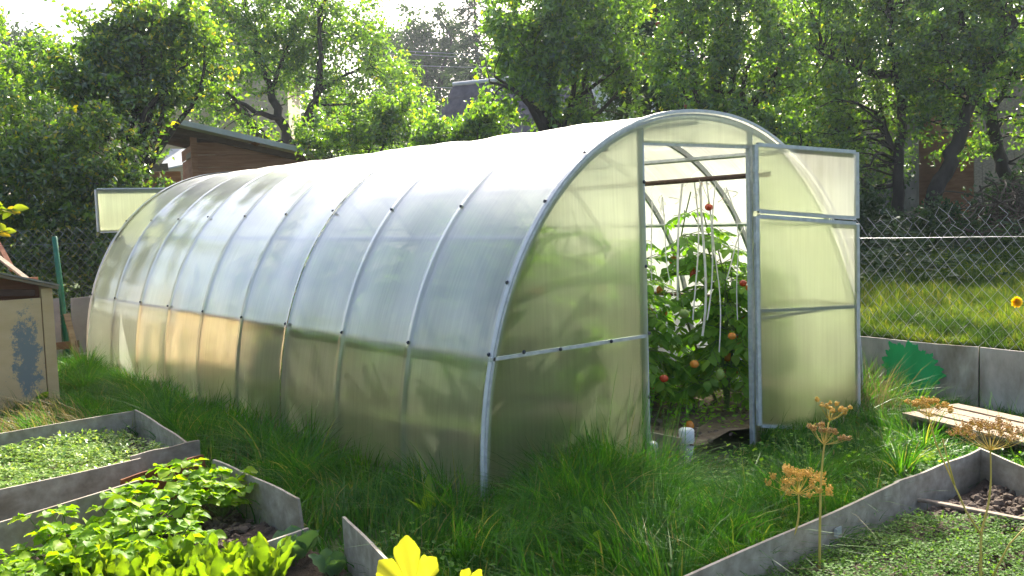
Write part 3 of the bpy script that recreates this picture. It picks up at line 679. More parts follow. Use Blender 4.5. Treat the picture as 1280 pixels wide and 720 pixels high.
def bed(label, loc, boards, soil):
    t = thing('raised_bed', label, 'garden bed', loc, 'raised beds edged with thin sheets')
    for (nm, mat, a, b, za, zb, ea, eb) in boards:
        mb = MB(); board(mb, a, b, -0.02, za, zb, enda=ea, endb=eb); mb.build(nm, M[mat], t)
    x0, x1, y0, y1, z, nxx = soil
    X, Y = np.meshgrid(np.linspace(x0, x1, nxx), np.linspace(y0, y1, nxx), indexing='ij')
    Z = z+(vnoise(X, Y, 8, 4)-0.5)*0.05+(vnoise(X, Y, 9, 14)-0.5)*0.035+(vnoise(X, Y, 2, 35)-0.5)*0.02
    mb = MB(); mb.grid(np.stack([X, Y, Z], -1)[:, ::-1]); mb.build('soil', M['soil'], t, smooth=True)
    return t
bed_a = bed('grey edged bed full of pale green seedlings, shaded at its right end', (-2.8, 2.2, 0),
            [('edge_board', 'slate', (-5.0, 2.68), (-2.10, 2.84), 0.20, 0.205, 0, 0),
             ('edge_board', 'slate', (-2.085, 2.85), (-2.18, 1.70), 0.215, 0.20, 0, 0),
             ('edge_board', 'slate', (-2.50, 1.655), (-2.12, 1.70), 0.205, 0.21, 0, 0),
             ('edge_board', 'slate', (-5.0, 1.20), (-2.47, 1.585), 0.19, 0.20, 0, 0)], (-4.9, -2.17, 1.62, 2.72, 0.05, 60))
bed_b = bed('grey edged strawberry bed with a rusty sheet at its back corner', (-2.7, 0.7, 0),
            [('edge_board', 'slate', (-5.2, 0.28), (-2.62, 1.155), 0.19, 0.20, 0, 0),
             ('edge_board', 'rust', (-2.67, 1.255), (-2.20, 1.375), 0.195, 0.21, 0, 0.03),
             ('edge_board', 'slate', (-2.215, 1.27), (-2.25, 0.22), 0.20, 0.225, 0, 0.05),
             ('edge_board', 'slate', (-5.2, -0.45), (-2.27, 0.16), 0.09, 0.13, 0, 0)], (-5.0, -2.27, -0.15, 1.2, 0.03, 70))
for ch in bed_b.children:
    if ch.name.startswith('edge_board') and ch.data.materials[0] == M['rust']: ch['label'] = 'rust brown sheet metal edge'
bed_c = bed('nearest left bed with a grey end board, planted with sorrel', (-2.8, -0.5, 0),
            [('edge_board', 'slate', (-2.20, -0.02), (-2.44, -0.95), 0.205, 0.20, 0.0, 0)], (-5.0, -2.5, -1.6, -0.35, 0.02, 50))
bed_d = bed('grey edged bed of soil and low seedlings beside the pallet', (-0.4, -1.7, 0),
            [('edge_board', 'slate', (-2.4, -1.375), (-0.30, -1.275), 0.20, 0.20, 0, 0),
             ('edge_board', 'slate', (-0.30, -1.262), (0.45, -1.25), 0.195, 0.20, 0, 0),
             ('edge_board', 'slate', (0.46, -1.24), (-0.05, -2.1), 0.20, 0.19, 0, 0)], (-2.4, 0.44, -3.2, -1.29, 0.05, 90))
# metal bracket at the joint
mb = MB(); q = gp(1010, 672, 0.12); mb.box((-0.82, -1.318, 0.125), (0.05, 0.004, 0.03), (1, 0.04, 0)); mb.box((-0.843, -1.325, 0.125), (0.004, 0.015, 0.03), (1, 0.04, 0))
mb.build('bracket', M['galv'], bed_d)

# loose clods of soil
def clods(name, n, xr, yr, z, smin, smax, seed, label, where=None):
    r = np.random.default_rng(seed); mb = MB()
    for _ in range(n):
        x, y = r.uniform(*xr), r.uniform(*yr)
        if where and not where(x, y): continue
        s = smin+(smax-smin)*r.random()**2.5
        mb.ball((x, y, z+s*0.25), s, 7, 5, 0.16, (1, r.uniform(.7, 1.1), r.uniform(.6, .9)), r)
    tag(mb.build(name, M['clod']), label, 'soil', kind='stuff')
clods('soil_clods', 900, (-0.25, 0.42), (-2.3, -1.33), 0.055, 0.008, 0.032, 4, 'loose brown clods of dug soil at the far end of the right bed', lambda x, y: y > -1.35+(x-0.46)*1.65-0.75)
clods('soil_clods', 500, (-2.75, -2.27), (0.15, 1.15), 0.035, 0.006, 0.022, 5, 'loose brown clods of soil among the strawberry plants')
clods('soil_clods', 260, (-1.6, -0.3), (-2.3, -1.35), 0.05, 0.006, 0.02, 6, 'dark crumbs of soil between the low seedlings')
clods('soil_clods', 260, (-0.15, 0.9), (-0.0, 1.2), 0.10, 0.006, 0.025, 16, 'dry soil crumbs inside the greenhouse door')
# strip of wood lying in the right bed
mb = MB(); mb.bar((-0.12, -1.20-0.05, 0.085), (-0.10, -1.75, 0.09), 0.03, 0.014)
tag(bevel(mb.build('wood_strip', M['wood_grey'], loc=(-0.1, -1.5, 0.08))), 'thin weathered wooden strip lying across the right bed', 'wood strip')
# wooden stake in the strawberries
q = gp(150, 690, 0.03)
mb = MB(); mb.bar(q+np.array([0, 0, -0.03]), q+np.array([-0.012, 0.01, 0.135]), 0.022, 0.018); 
tag(mb.build('wooden_stake', M['wood_dark'], loc=tuple(q)), 'short wooden stake standing among the strawberry leaves', 'stake')

# ------------------------------------------------------------------ pallet
pal = thing('wooden_pallet', 'weathered wooden pallet lying beside the grey boundary sheet', 'pallet', (1.4, -1.0, 0))
pa = np.array([1.24, -0.43, 0]); pd = np.array([0.99-1.24, -1.22+0.43, 0.0]); pd /= np.linalg.norm(pd); pn = np.array([-pd[1], pd[0], 0.0])
PLL, PW = 1.15, 0.46
for i in range(4):
    w = 0.10; o_ = (PW-w)/3*i+w/2
    a = pa+pn*o_+np.array([0, 0, 0.122+0.003*(i % 2)])
    mb = MB(); mb.bar(a-pd*(0.0+0.01*i), a+pd*PLL, w, 0.02); bevel(mb.build('deck_board', M['pallet'], pal), 0.003)
for i in range(3):
    a = pa+pd*(0.05+i*(PLL-0.1)/2)+np.array([0, 0, 0.103]); 
    mb = MB(); mb.bar(a, a+pn*PW, 0.09, 0.018); bevel(mb.build('cross_board', M['pallet'], pal), 0.003)
    for o_ in (0.06, PW/2, PW-0.06):
        mb = MB(); mb.box(pa+pd*(0.05+i*(PLL-0.1)/2)+pn*o_+np.array([0, 0, 0.057]), (0.10, 0.09, 0.073), pd); bevel(mb.build('block', M['wood_grey'], pal), 0.004)
for o_ in (0.05, PW/2, PW-0.05):
    a = pa+pn*o_+np.array([0, 0, 0.010]); mb = MB(); mb.bar(a, a+pd*PLL, 0.09, 0.018); bevel(mb.build('skid_board', M['pallet'], pal), 0.003)

# ------------------------------------------------------------------ plywood chest on the left
ch = thing('storage_chest', 'beige plywood chest with worn grey paint and a sloping lid', 'chest', (-2.75, 4.7, 0))
cx0, cx1, cyf, cyb = -3.45, -2.19, 4.25, 6.35
mb = MB(); mb.box(((cx0+cx1-0.085)/2, cyf+0.009, 0.44), (cx1-0.085-cx0, 0.018, 0.86)); o = mb.build('front_panel', M['chest_front'], ch)
mb = MB(); mb.bar((cx1-0.04, cyf+0.012, 0.0), (cx1-0.04, cyf+0.012, 0.935), 0.03, 0.075); mb.build('corner_post', M['ply'], ch)
mb = MB(); mb.box((cx1-0.006, (cyf+cyb)/2+0.02, 0.48), (0.014, cyb-cyf-0.02, 0.92)); mb.build('side_panel', M['ply'], ch)
mb = MB(); mb.box((cx0, (cyf+cyb)/2+0.02, 0.5), (0.014, cyb-cyf-0.02, 1.0)); mb.build('side_panel', M['ply'], ch)
mb = MB(); mb.box(((cx0+cx1)/2, cyb+0.012, 0.47), (cx1-cx0-0.03, 0.016, 0.94)); mb.build('back_panel', M['ply'], ch)
mb = MB(); mb.bar((cx0+0.02, cyf+0.16, 0.985), (cx1-0.10, cyf+0.10, 0.905), 0.05, 0.045); mb.build('lid_rail', M['wood_dark'], ch)
mb = MB(); mb.box(((cx0+cx1)/2, cyf+0.28, 0.93), (cx1-cx0-0.06, 0.014, 0.16)); mb.build('inner_board', M['wood_red'], ch)
def lid_board(name, mat, z, th, over):
    mb = MB(); P = np.array([[[x, y, z+(cx1-x)*0.30-(0.0)*(y-cyf)] for y in (cyf-over, cyb+0.05)] for x in (cx1+0.03, cx0-0.05)])
    mb.grid(P[:, ::-1]); mb.grid(P-np.array([0, 0, th]))
    for k in (0, 1): mb.grid(np.stack([P[:, k], P[:, k]-np.array([0, 0, th])], 1)); mb.grid(np.stack([P[k], P[k]-np.array([0, 0, th])], 1))
    return mb.build(name, M[mat], ch)
lid_board('lid', 'wood_grey', 0.955, 0.02, 0.05); lid_board('lid_cover', 'lid_felt', 0.972, 0.014, 0.07)
# boards leaning on the lid
mb = MB(); mb.bar(at(-30, 300, 9.0), at(38, 352, 8.6), 0.05, 0.018)
tag(mb.build('grey_plank', M['wood_grey'], loc=tuple(at(0, 330, 8.8))), 'long grey plank resting slantwise on the chest lid', 'plank')
mb = MB(); mb.bar(at(-12, 288, 9.3), at(16, 338, 9.0), 0.045, 0.03)
tag(mb.build('brown_lath', M['wood_red'], loc=tuple(at(2, 320, 9.1))), 'brown wooden lath standing up behind the chest lid', 'lath')
# little wooden trestle behind the chest
tr = thing('wooden_trestle', 'small weathered trestle standing by the green fence post', 'trestle', (-1.5, 6.35, 0))
mb = MB(); mb.bar(gp(101, 464)+0, at(83, 392, depth_of(gp(101, 464))-0.05), 0.035, 0.05, (1, 0, 0)); mb.build('leg', M['wood_grey'], tr)
D_ = depth_of(gp(101, 464))
mb = MB(); mb.bar(at(60, 434, D_+0.1), at(97, 430, D_-0.01), 0.05, 0.07); mb.build('rail', M['wood_dark'], tr)
mb = MB(); mb.bar(at(60, 450, D_+0.1), at(112, 441, D_+0.3), 0.012, 0.02); mb.build('rail', M['white_paint'], tr)
mb = MB(); mb.bar(at(66, 470, D_+0.4), at(62, 392, D_+0.35), 0.035, 0.05, (1, 0, 0)); mb.build('leg', M['wood_grey'], tr)

# ------------------------------------------------------------------ white plastic bottles and the edging board in the doorway
mb = MB(); board(mb, (-0.215, -0.02), (-0.185, 2.4), 0, 0.165, 0.165, warp=0.004)
tag(mb.build('edging_board', M['slate'], loc=(-0.2, 1.2, 0)), 'dark grey edging board running into the greenhouse from its doorway', 'edging board')
for (px, py0, py1, lab) in ((859, 547, 588, 'scuffed white plastic bottle upside down at the end of the edging board'), (814, 557, 590, 'shorter white plastic bottle beside the left door jamb')):
    b0 = at(px, py1, 5.22 if px > 840 else 5.08); b0[2] = max(b0[2], 0.02); h = (py1-py0)*5.1/FPX-0.012; R_ = 0.042 if px > 840 else 0.036
    bt = thing('plastic_bottle', lab, 'bottle', b0, 'white bottles in the greenhouse doorway')
    mb = MB(); mb.lathe([(R_*.72, -0.05), (R_*.78, h*0.10), (R_*.95, h*.2), (R_*.80, h*0.30), (R_*.97, h*0.42), (R_*.82, h*.50), (R_, h*0.58), (R_, h*0.94), (R_*0.88, h*0.985)], b0, 18); mb.build('body', M['white_plastic'], bt, smooth=True)
    mb = MB(); mb.lathe([(R_*0.86, h*.986), (R_*.80, h*1.0), (R_*0.55, h*1.004)], b0, 18); mb.build('cap', M['white_paint'], bt, smooth=True)

# ------------------------------------------------------------------ plants: helpers
def grid_leaf(mb, base, d, up, ln, wd, prof, droop=0.3, cup=0.15, ripple=0.0, nu=7, nv=5, rng=RNG, lobes=None):
    """one broad leaf as a small grid: prof(u) gives its half width 0..1; droop bends the tip down"""
    d = np.asarray(d, float); d /= np.linalg.norm(d); up = np.asarray(up, float)
    s = np.cross(d, up); s /= np.linalg.norm(s)+1e-9; n = np.cross(s, d)
    us = np.linspace(0, 1, nu); vs = np.linspace(-1, 1, nv); r0 = rng.uniform(0, 6)
    P = np.zeros((nu, nv, 3))
    for i, u in enumerate(us):
        ctr = np.asarray(base)+d*ln*u-np.array([0, 0, 1.0])*droop*ln*u*u
        w = prof(u)*wd/2
        for j, v in enumerate(vs):
            P[i, j] = ctr+s*w*v+n*(cup*w*(v*v))+n*ripple*wd*math.sin(u*17+r0+v*2)*abs(v)
    mb.grid(P); return mb
ovate = lambda u: max(0.02, math.sin(PI*min(1, u**0.8))**0.8)
obov = lambda u: max(0.03, math.sin(PI*u**1.3)**0.7)
lance = lambda u: max(0.03, (math.sin(PI*u**0.75)**0.75))

def clump_crown(mb, lobes, n, ln, rng, clump=0.24, flat=0.75, per=110, up_bias=0.25):
    """leaves gathered in clumps filling ellipsoid lobes: [(centre, (rx,ry,rz))]; returns the clump centres"""
    vol = np.array([np.prod(r)**0.8 for _, r in lobes]); ncl = max(6, n//per)
    which = rng.choice(len(lobes), ncl, p=vol/vol.sum())
    C = np.array([l[0] for l in lobes]); R = np.array([l[1] for l in lobes])
    rad = rng.random(ncl)**(1/2.4)*1.02
    ctr = C[which]+unit(ncl, rng)*R[which]*rad[:, None]
    cr = (R[which].mean(1))*clump*rng.uniform(0.4, 1.25, ncl)
    k = rng.choice(ncl, n, p=(cr**1.6)/(cr**1.6).sum())
    pos = ctr[k]+rng.normal(size=(n, 3))*cr[k][:, None]*np.array([1, 1, flat])*0.72
    # leafy shoots that break the outline
    out = (ctr-C[which])/R[which]; out /= np.linalg.norm(out, axis=1)[:, None]+1e-9
    sh = out+rng.normal(size=(ncl, 3))*0.45+np.array([0, 0, 0.35]); sh /= np.linalg.norm(sh, axis=1)[:, None]
    sl = R[which].mean(1)*rng.uniform(0.25, 0.75, ncl)
    on = rng.random(n) < 0.38
    u_ = rng.random(n)
    pos[on] = (ctr[k]+sh[k]*(sl[k]*u_)[:, None]+rng.normal(size=(n, 3))*(ln*0.55))[on]
    D = unit(n, rng)*1.0+np.array([0, 0, -0.25]); U = unit(n, rng)+np.array([0, 0, up_bias*2])
    L = ln*rng.uniform(0.65, 1.25, n)
    mb.leaves(pos, D, U, L, L*rng.uniform(0.45, 0.68, n), 0.22)
    return ctr

def make_tree(name, label, base, lobes, n, ln, leaf, trunk_r, seed, group=None, trunk_top=None, limbs=None, twig_n=90, cat='tree', clump=0.24, per=110, lean=(0, 0, 0), fruit=0):
    rng = np.random.default_rng(seed)
    t = thing(name, label, cat, base, group)
    if ln < 0.2: n = int(n*1.0); ln = ln*0.98
    mb = MB(); ctr = clump_crown(mb, lobes, n, ln, rng, clump, per=per)
    mb.build('crown', M[leaf], t)
    tb = MB(); base = np.asarray(base, float)
    segs = []
    if limbs is None:
        C = np.array([l[0] for l in lobes]); top = C.mean(0)*0.5+base*0.5 if trunk_top is None else np.asarray(trunk_top)
        p = bent(base-np.array([0, 0, 0.1]), top, 0.08, 7, rng); segs.append((p, trunk_r, trunk_r*0.75))
        for (c, r) in lobes:
            for q in range(2):
                e = np.asarray(c)+unit(1, rng)[0]*np.asarray(r)*0.45
                segs.append((bent(top, e, 0.16, 7, rng, 0.06), trunk_r*0.55, trunk_r*0.15))
    else:
        for (pts, r0, r1) in limbs:
            pts = np.array(pts); k = np.linspace(0, len(pts)-1, len(pts)*4)
            p = np.stack([np.interp(k, np.arange(len(pts)), pts[:, i]) for i in range(3)], 1)+rng.normal(size=(len(k), 3))*r0*0.25
            segs.append((p, r0, r1))
    allp = np.concatenate([s[0] for s in segs]); allr = np.concatenate([np.linspace(s[1], s[2], len(s[0])) for s in segs])
    for p, r0, r1 in segs: tb.tube(p, np.linspace(r0, r1, len(p)), 7)
    sel = ctr[rng.permutation(len(ctr))[:twig_n]]
    for c in sel:
        dd = np.linalg.norm(allp-c, axis=1)+allp[:, 2]*0.0+np.maximum(0, allp[:, 2]-c[2])*0.8
        k = int(np.argmin(dd))
        if dd[k] < 0.05: continue
        r0 = min(allr[k]*0.6, 0.012+0.012*np.linalg.norm(c-allp[k]))
        tb.tube(bent(allp[k], c, 0.2, 6, rng, 0.05), np.linspace(r0, 0.004, 6), 5, cap=False)
    tb.build('trunk', M['bark'], t, smooth=True)
    if fruit:
        f0 = None
        for c in ctr[rng.permutation(len(ctr))[:fruit]]:
            if f0 is None:
                fb = MB(); fb.ball((0, 0, 0), 0.036, 10, 7); fb.v[0] = fb.v[0]+base
                f0 = fb.build('apple', M['apple_red'], t, smooth=True); o = f0
            else:
                o = f0.copy(); COL.objects.link(o); o.parent = t
            o.location = tuple(c-base+rng.normal(size=3)*0.1)
    return t

def lobe(px, py, rx, ry, D, dz=0.5):
    """crown lobe seen at (px, py), rx x ry photograph pixels big at distance D"""
    k = D/FPX
    return (at(px, py, D), (rx*k*1.12, rx*k*dz, ry*k*1.12))
def ground_at(px, D):
    p = at(px, 330, D); return np.array([p[0], p[1], float(gz(p[0], p[1]))])

TG = 'trees and tall bushes round the plot'
# bushes and trees on the left, beyond the back fence
make_tree('tall_bush', 'dense green bush with yellow leaves behind the chain-link fence and chest', ground_at(20, 10.9), [lobe(10, 200, 70, 80, 10.9), lobe(60, 270, 60, 70, 10.9), lobe(-30, 300, 60, 80, 10.7), lobe(60, 350, 60, 50, 10.9)],
          17000, 0.075, 'leaf_hedge', 0.05, 21, TG, cat='bush')
make_tree('tall_bush', 'dense bush behind the opened vent leaf of the greenhouse', ground_at(150, 11.3), [lobe(135, 215, 60, 70, 11.3), lobe(120, 290, 70, 60, 11.2), lobe(180, 300, 45, 45, 11.4), lobe(110, 350, 50, 60, 11.2)],
          19000, 0.07, 'leaf_hedge', 0.05, 22, TG, cat='bush')
make_tree('plum_tree', 'loose plum tree with long bare branches reaching against the white sky', ground_at(170, 12.6), [lobe(125, 85, 55, 60, 12.6), lobe(190, 65, 60, 60, 12.8), lobe(155, 140, 60, 50, 12.5), lobe(245, 70, 45, 50, 13), lobe(135, 40, 50, 30, 12.6), lobe(95, 130, 40, 50, 12.4), lobe(200, 20, 50, 40, 12.8), lobe(215, 110, 40, 30, 12.7)],
          17000, 0.085, 'leaf_hedge', 0.09, 23, TG, twig_n=130, clump=0.28, per=70)
make_tree('tall_bush', 'light green bushy tree at the edge below the open sky', ground_at(10, 16.5), [lobe(15, 110, 70, 55, 16.5), lobe(70, 90, 40, 40, 17), lobe(-25, 80, 50, 60, 16.5)],
          12000, 0.085, 'leaf_bright', 0.07, 24, TG, cat='tree')
# apple tree above the shed
D = 18.0; fb_ = at(367, 192, D); g0 = ground_at(366, D)
L_ = lambda pts, r0, r1: ([at(x, y, d) for x, y, d in pts], r0, r1)
make_tree('apple_tree', 'apple tree with forked dark trunk rising above the brown shed', g0,
          [lobe(300, 60, 75, 60, D), lobe(395, 60, 85, 70, 18.3), lobe(465, 105, 55, 65, 18.2), lobe(290, 135, 60, 45, 17.6), lobe(430, 160, 60, 35, 17.8), lobe(345, 20, 70, 45, D), lobe(410, 0, 60, 40, D), lobe(285, 15, 60, 40, 17.8), lobe(250, 100, 45, 45, 17.5), lobe(510, 150, 40, 50, 18)],
          27000, 0.085, 'leaf_apple', 0.13, 25, TG,
          limbs=[([g0-np.array([0, 0, .1]), at(368, 230, D), fb_], 0.17, 0.15), L_([(367, 192, D), (352, 150, D), (338, 110, 18.1), (322, 60, 18.2), (310, 15, 18.2)], 0.11, 0.03),
                 L_([(367, 192, D), (385, 150, 17.9), (398, 115, 17.8), (402, 70, 17.8), (396, 10, 17.9)], 0.11, 0.03), L_([(352, 150, D), (320, 140, 17.7), (285, 120, 17.5), (262, 95, 17.4)], 0.06, 0.02),
                 L_([(398, 115, 17.8), (430, 95, 17.9), (462, 80, 18)], 0.05, 0.015), L_([(338, 110, 18.1), (360, 60, 18), (372, 20, 18)], 0.05, 0.015)], twig_n=150, per=80)
make_tree('low_bush', 'rounded low bush showing over the greenhouse ridge below the apple tree', ground_at(430, 15), [lobe(430, 175, 60, 40, 15), lobe(490, 170, 50, 45, 15.3)], 9000, 0.075, 'leaf_apple', 0.05, 26, TG, cat='bush')
make_tree('low_bush', 'low leafy bush in front of the dark gable roof', ground_at(570, 14.5), [lobe(560, 172, 45, 28, 14.5), lobe(620, 165, 40, 30, 14.5), lobe(610, 140, 25, 18, 14.4)], 6000, 0.085, 'leaf_bright', 0.05, 27, TG, cat='bush', per=60)
# centre
make_tree('cherry_tree', 'bright leafy tree whose branches hang over the dark gable roof', ground_at(700, 13), [lobe(700, 65, 85, 75, 13), lobe(650, 60, 45, 60, 12.8), lobe(760, 90, 60, 70, 13.2), lobe(690, 145, 60, 35, 12.8), lobe(650, 10, 45, 50, 13), lobe(730, -10, 80, 60, 13.1), lobe(620, 110, 28, 30, 12.7)],
          19000, 0.09, 'leaf_bright', 0.10, 28, TG, twig_n=110, per=75)
make_tree('spruce_bush', 'dark bluish tree rising behind the greenhouse arch', ground_at(830, 17), [lobe(800, 40, 95, 80, 17), lobe(850, 110, 85, 75, 16.5), lobe(780, 110, 60, 60, 17), lobe(830, 0, 110, 50, 17)], 21000, 0.10, 'leaf_dark', 0.12, 29, TG, twig_n=70)
make_tree('apple_tree', 'apple tree with a few red apples just behind the arched front', ground_at(905, 12.5), [lobe(880, 60, 70, 75, 12.5), lobe(950, 110, 65, 80, 12.4), lobe(870, 140, 55, 50, 12.3), lobe(960, 40, 60, 50, 12.7), lobe(920, 190, 60, 40, 12.2), lobe(900, -20, 90, 60, 12.6), lobe(830, 90, 40, 60, 12.7), lobe(990, 170, 50, 60, 12.3)],
          23000, 0.075, 'leaf_apple', 0.11, 30, TG, twig_n=110, fruit=14)
# right: the two old apple trees with dark trunks
D = 13.5; g1 = ground_at(1118, D); g2 = ground_at(1150, 13.0)
make_tree('apple_tree', 'apple tree with slim upright trunk and crooked side limb beside the open door', g1,
          [lobe(1060, 70, 85, 75, D), lobe(1120, 40, 80, 60, 13.8), lobe(1040, 160, 60, 70, 13.3), lobe(1125, 150, 60, 60, 13.9), lobe(1070, 215, 50, 40, 13.4), lobe(1050, -10, 100, 60, 13.6), lobe(1150, -20, 80, 50, 13.8)],
          22000, 0.075, 'leaf_apple', 0.1, 31, TG,
          limbs=[([g1-np.array([0, 0, .1]), at(1124, 260, D), at(1122, 205, D), at(1128, 150, D), at(1118, 95, D), at(1116, 40, D), at(1108, -10, D)], 0.095, 0.03), L_([(1118, 95, D), (1090, 92, 13.3), (1060, 80, 13.2), (1025, 68, 13.1)], 0.065, 0.02),
                 L_([(1122, 205, D), (1105, 160, 13.6), (1098, 120, 13.7), (1085, 50, 13.8)], 0.05, 0.02)], twig_n=130)
make_tree('apple_tree', 'old apple tree with thick leaning trunk in front of the weathered shed', g2,
          [lobe(1190, 60, 90, 70, 13.2), lobe(1260, 70, 80, 80, 13), lobe(1200, 150, 60, 50, 13.4), lobe(1300, 150, 60, 60, 12.8), lobe(1150, 100, 50, 60, 13.6), lobe(1245, 10, 90, 50, 13), lobe(1300, 50, 70, 80, 12.8), lobe(1200, -30, 110, 50, 13.2)],
          23000, 0.075, 'leaf_apple', 0.12, 32, TG,
          limbs=[([g2-np.array([0, 0, .1]), at(1163, 262, 13), at(1184, 205, 13), at(1203, 150, 13), at(1222, 98, 12.9), at(1250, 55, 12.8), at(1278, 5, 12.7)], 0.125, 0.05),
                 L_([(1216, 112, 13), (1238, 145, 13.3), (1252, 200, 13.5), (1262, 250, 13.6)], 0.07, 0.10), L_([(1222, 98, 12.9), (1210, 50, 13), (1195, 0, 13.1)], 0.06, 0.03), L_([(1238, 145, 13.3), (1262, 100, 13.2), (1275, 60, 13.1)], 0.05, 0.02)], twig_n=130)
for (lab, px, D, lobes, sd, mt_) in (
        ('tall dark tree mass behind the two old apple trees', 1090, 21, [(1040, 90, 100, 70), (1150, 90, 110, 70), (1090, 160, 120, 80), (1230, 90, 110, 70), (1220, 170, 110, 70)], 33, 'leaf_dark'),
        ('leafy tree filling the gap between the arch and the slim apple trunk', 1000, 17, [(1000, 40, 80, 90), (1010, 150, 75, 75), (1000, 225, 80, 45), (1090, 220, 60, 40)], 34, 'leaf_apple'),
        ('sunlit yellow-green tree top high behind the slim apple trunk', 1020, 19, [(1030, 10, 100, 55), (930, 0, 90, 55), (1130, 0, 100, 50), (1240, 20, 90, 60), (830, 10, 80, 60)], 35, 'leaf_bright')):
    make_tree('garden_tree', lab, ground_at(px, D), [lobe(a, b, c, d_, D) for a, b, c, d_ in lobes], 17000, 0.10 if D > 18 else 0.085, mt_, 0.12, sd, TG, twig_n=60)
# dark shrubs at the back of the lawn
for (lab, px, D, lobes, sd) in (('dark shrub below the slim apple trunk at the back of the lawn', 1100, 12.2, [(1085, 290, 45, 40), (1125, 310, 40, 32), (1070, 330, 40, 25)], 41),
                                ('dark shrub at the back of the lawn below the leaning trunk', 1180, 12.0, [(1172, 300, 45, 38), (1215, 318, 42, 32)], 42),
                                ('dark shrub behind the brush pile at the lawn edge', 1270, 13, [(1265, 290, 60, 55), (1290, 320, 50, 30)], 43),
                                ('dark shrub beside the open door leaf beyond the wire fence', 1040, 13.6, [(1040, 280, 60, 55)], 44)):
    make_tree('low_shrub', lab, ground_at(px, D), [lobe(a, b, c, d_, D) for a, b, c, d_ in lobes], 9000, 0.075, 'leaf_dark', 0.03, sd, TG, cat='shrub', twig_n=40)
# far trees, pale with distance
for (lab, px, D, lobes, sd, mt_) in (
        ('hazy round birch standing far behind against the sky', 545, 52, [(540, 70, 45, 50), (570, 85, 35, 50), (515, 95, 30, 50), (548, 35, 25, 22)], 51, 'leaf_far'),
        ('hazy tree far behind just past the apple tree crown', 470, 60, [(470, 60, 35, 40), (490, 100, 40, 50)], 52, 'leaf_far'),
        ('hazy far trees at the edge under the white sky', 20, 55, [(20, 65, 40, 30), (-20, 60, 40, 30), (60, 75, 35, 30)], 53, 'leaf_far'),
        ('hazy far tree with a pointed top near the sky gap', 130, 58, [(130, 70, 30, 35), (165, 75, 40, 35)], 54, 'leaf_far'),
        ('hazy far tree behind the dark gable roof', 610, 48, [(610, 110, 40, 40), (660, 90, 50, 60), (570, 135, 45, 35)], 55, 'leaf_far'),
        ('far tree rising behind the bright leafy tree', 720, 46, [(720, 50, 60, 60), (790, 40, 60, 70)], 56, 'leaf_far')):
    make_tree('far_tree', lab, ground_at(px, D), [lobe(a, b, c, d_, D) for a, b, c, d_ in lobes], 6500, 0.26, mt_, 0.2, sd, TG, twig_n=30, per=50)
# spruces: whorled needle sprays
def spruce(label, px, D, top_py, width, seed):
    rng = np.random.default_rng(seed); b = ground_at(px, D); top = at(px, top_py, D); H = top[2]-b[2]
    t = thing('spruce_tree', label, 'tree', b, TG)
    mb = MB(); tb = MB(); tb.tube(bent(b, (b[0], b[1], b[2]+H), 0.01, 8, rng), np.linspace(0.22, 0.02, 8), 7)
    n = 190
    for i in range(n):
        f = (i+0.5)/n; z = b[2]+H*(0.12+0.88*f); a = rng.uniform(0, 2*PI); L = (1-f)**0.75*width*rng.uniform(0.7, 1.1)+0.15
        d_ = np.array([math.cos(a), math.sin(a), -0.18]); p0 = np.array([b[0], b[1], z])
        k = max(6, int(L*16)); u = rng.random(k)**0.7
        pos = p0+d_*L*u[:, None]+rng.normal(size=(k, 3))*0.05; pos[:, 2] -= 0.15*L*u*u
        mb.leaves(pos, d_+unit(k, rng)*0.6, unit(k, rng)+np.array([0, 0, 1.]), 0.38, 0.10, 0.2)
        tb.tube([p0, p0+d_*L*0.6], [0.03, 0.01], 4, cap=False)
    mb.build('crown', M['needles'], t); tb.build('trunk', M['bark'], t, smooth=True)
spruce('tall dark spruce in the distance at the end of the sky gap', 605, 46, -30, 2.6, 61)
spruce('second distant spruce partly hidden by the bright leafy tree', 655, 50, 0, 2.4, 62)
spruce('small pointed spruce top at the far edge of the sky', 85, 62, 48, 2.4, 63)
spruce('thin far spruce beside the apple tree crown', 505, 66, 42, 2.0, 64)
# far wood closing the horizon
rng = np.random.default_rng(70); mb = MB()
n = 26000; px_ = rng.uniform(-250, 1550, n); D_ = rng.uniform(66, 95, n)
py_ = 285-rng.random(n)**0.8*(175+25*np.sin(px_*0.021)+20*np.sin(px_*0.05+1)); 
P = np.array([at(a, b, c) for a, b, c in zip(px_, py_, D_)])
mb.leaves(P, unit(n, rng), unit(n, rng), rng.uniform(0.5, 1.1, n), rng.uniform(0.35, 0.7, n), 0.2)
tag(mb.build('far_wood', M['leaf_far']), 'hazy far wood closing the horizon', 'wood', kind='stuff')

for (lab, x, y, hgt, sd) in (('round bush at the plot edge opposite the greenhouse side, behind the beds', -9.0, 3.5, 2.4, 91), ('second bush along the plot edge opposite the greenhouse side', -9.5, 7.5, 2.8, 92),
                             ('bush near the camera side of the plot edge', -9.5, -1.0, 2.2, 93), ('bush at the corner of the plot beyond the chest', -7.0, 10.5, 3.0, 94)):
    make_tree('low_bush', lab, (x, y, 0), [((x, y, hgt*0.5), (1.6, 1.9, hgt*0.5)), ((x+0.6, y+1.4, hgt*0.4), (1.2, 1.4, hgt*0.4)), ((x-0.3, y-1.5, hgt*0.4), (1.2, 1.4, hgt*0.42))], 6000, 0.13, 'leaf_bright', 0.05, sd, TG, cat='bush', twig_n=20)

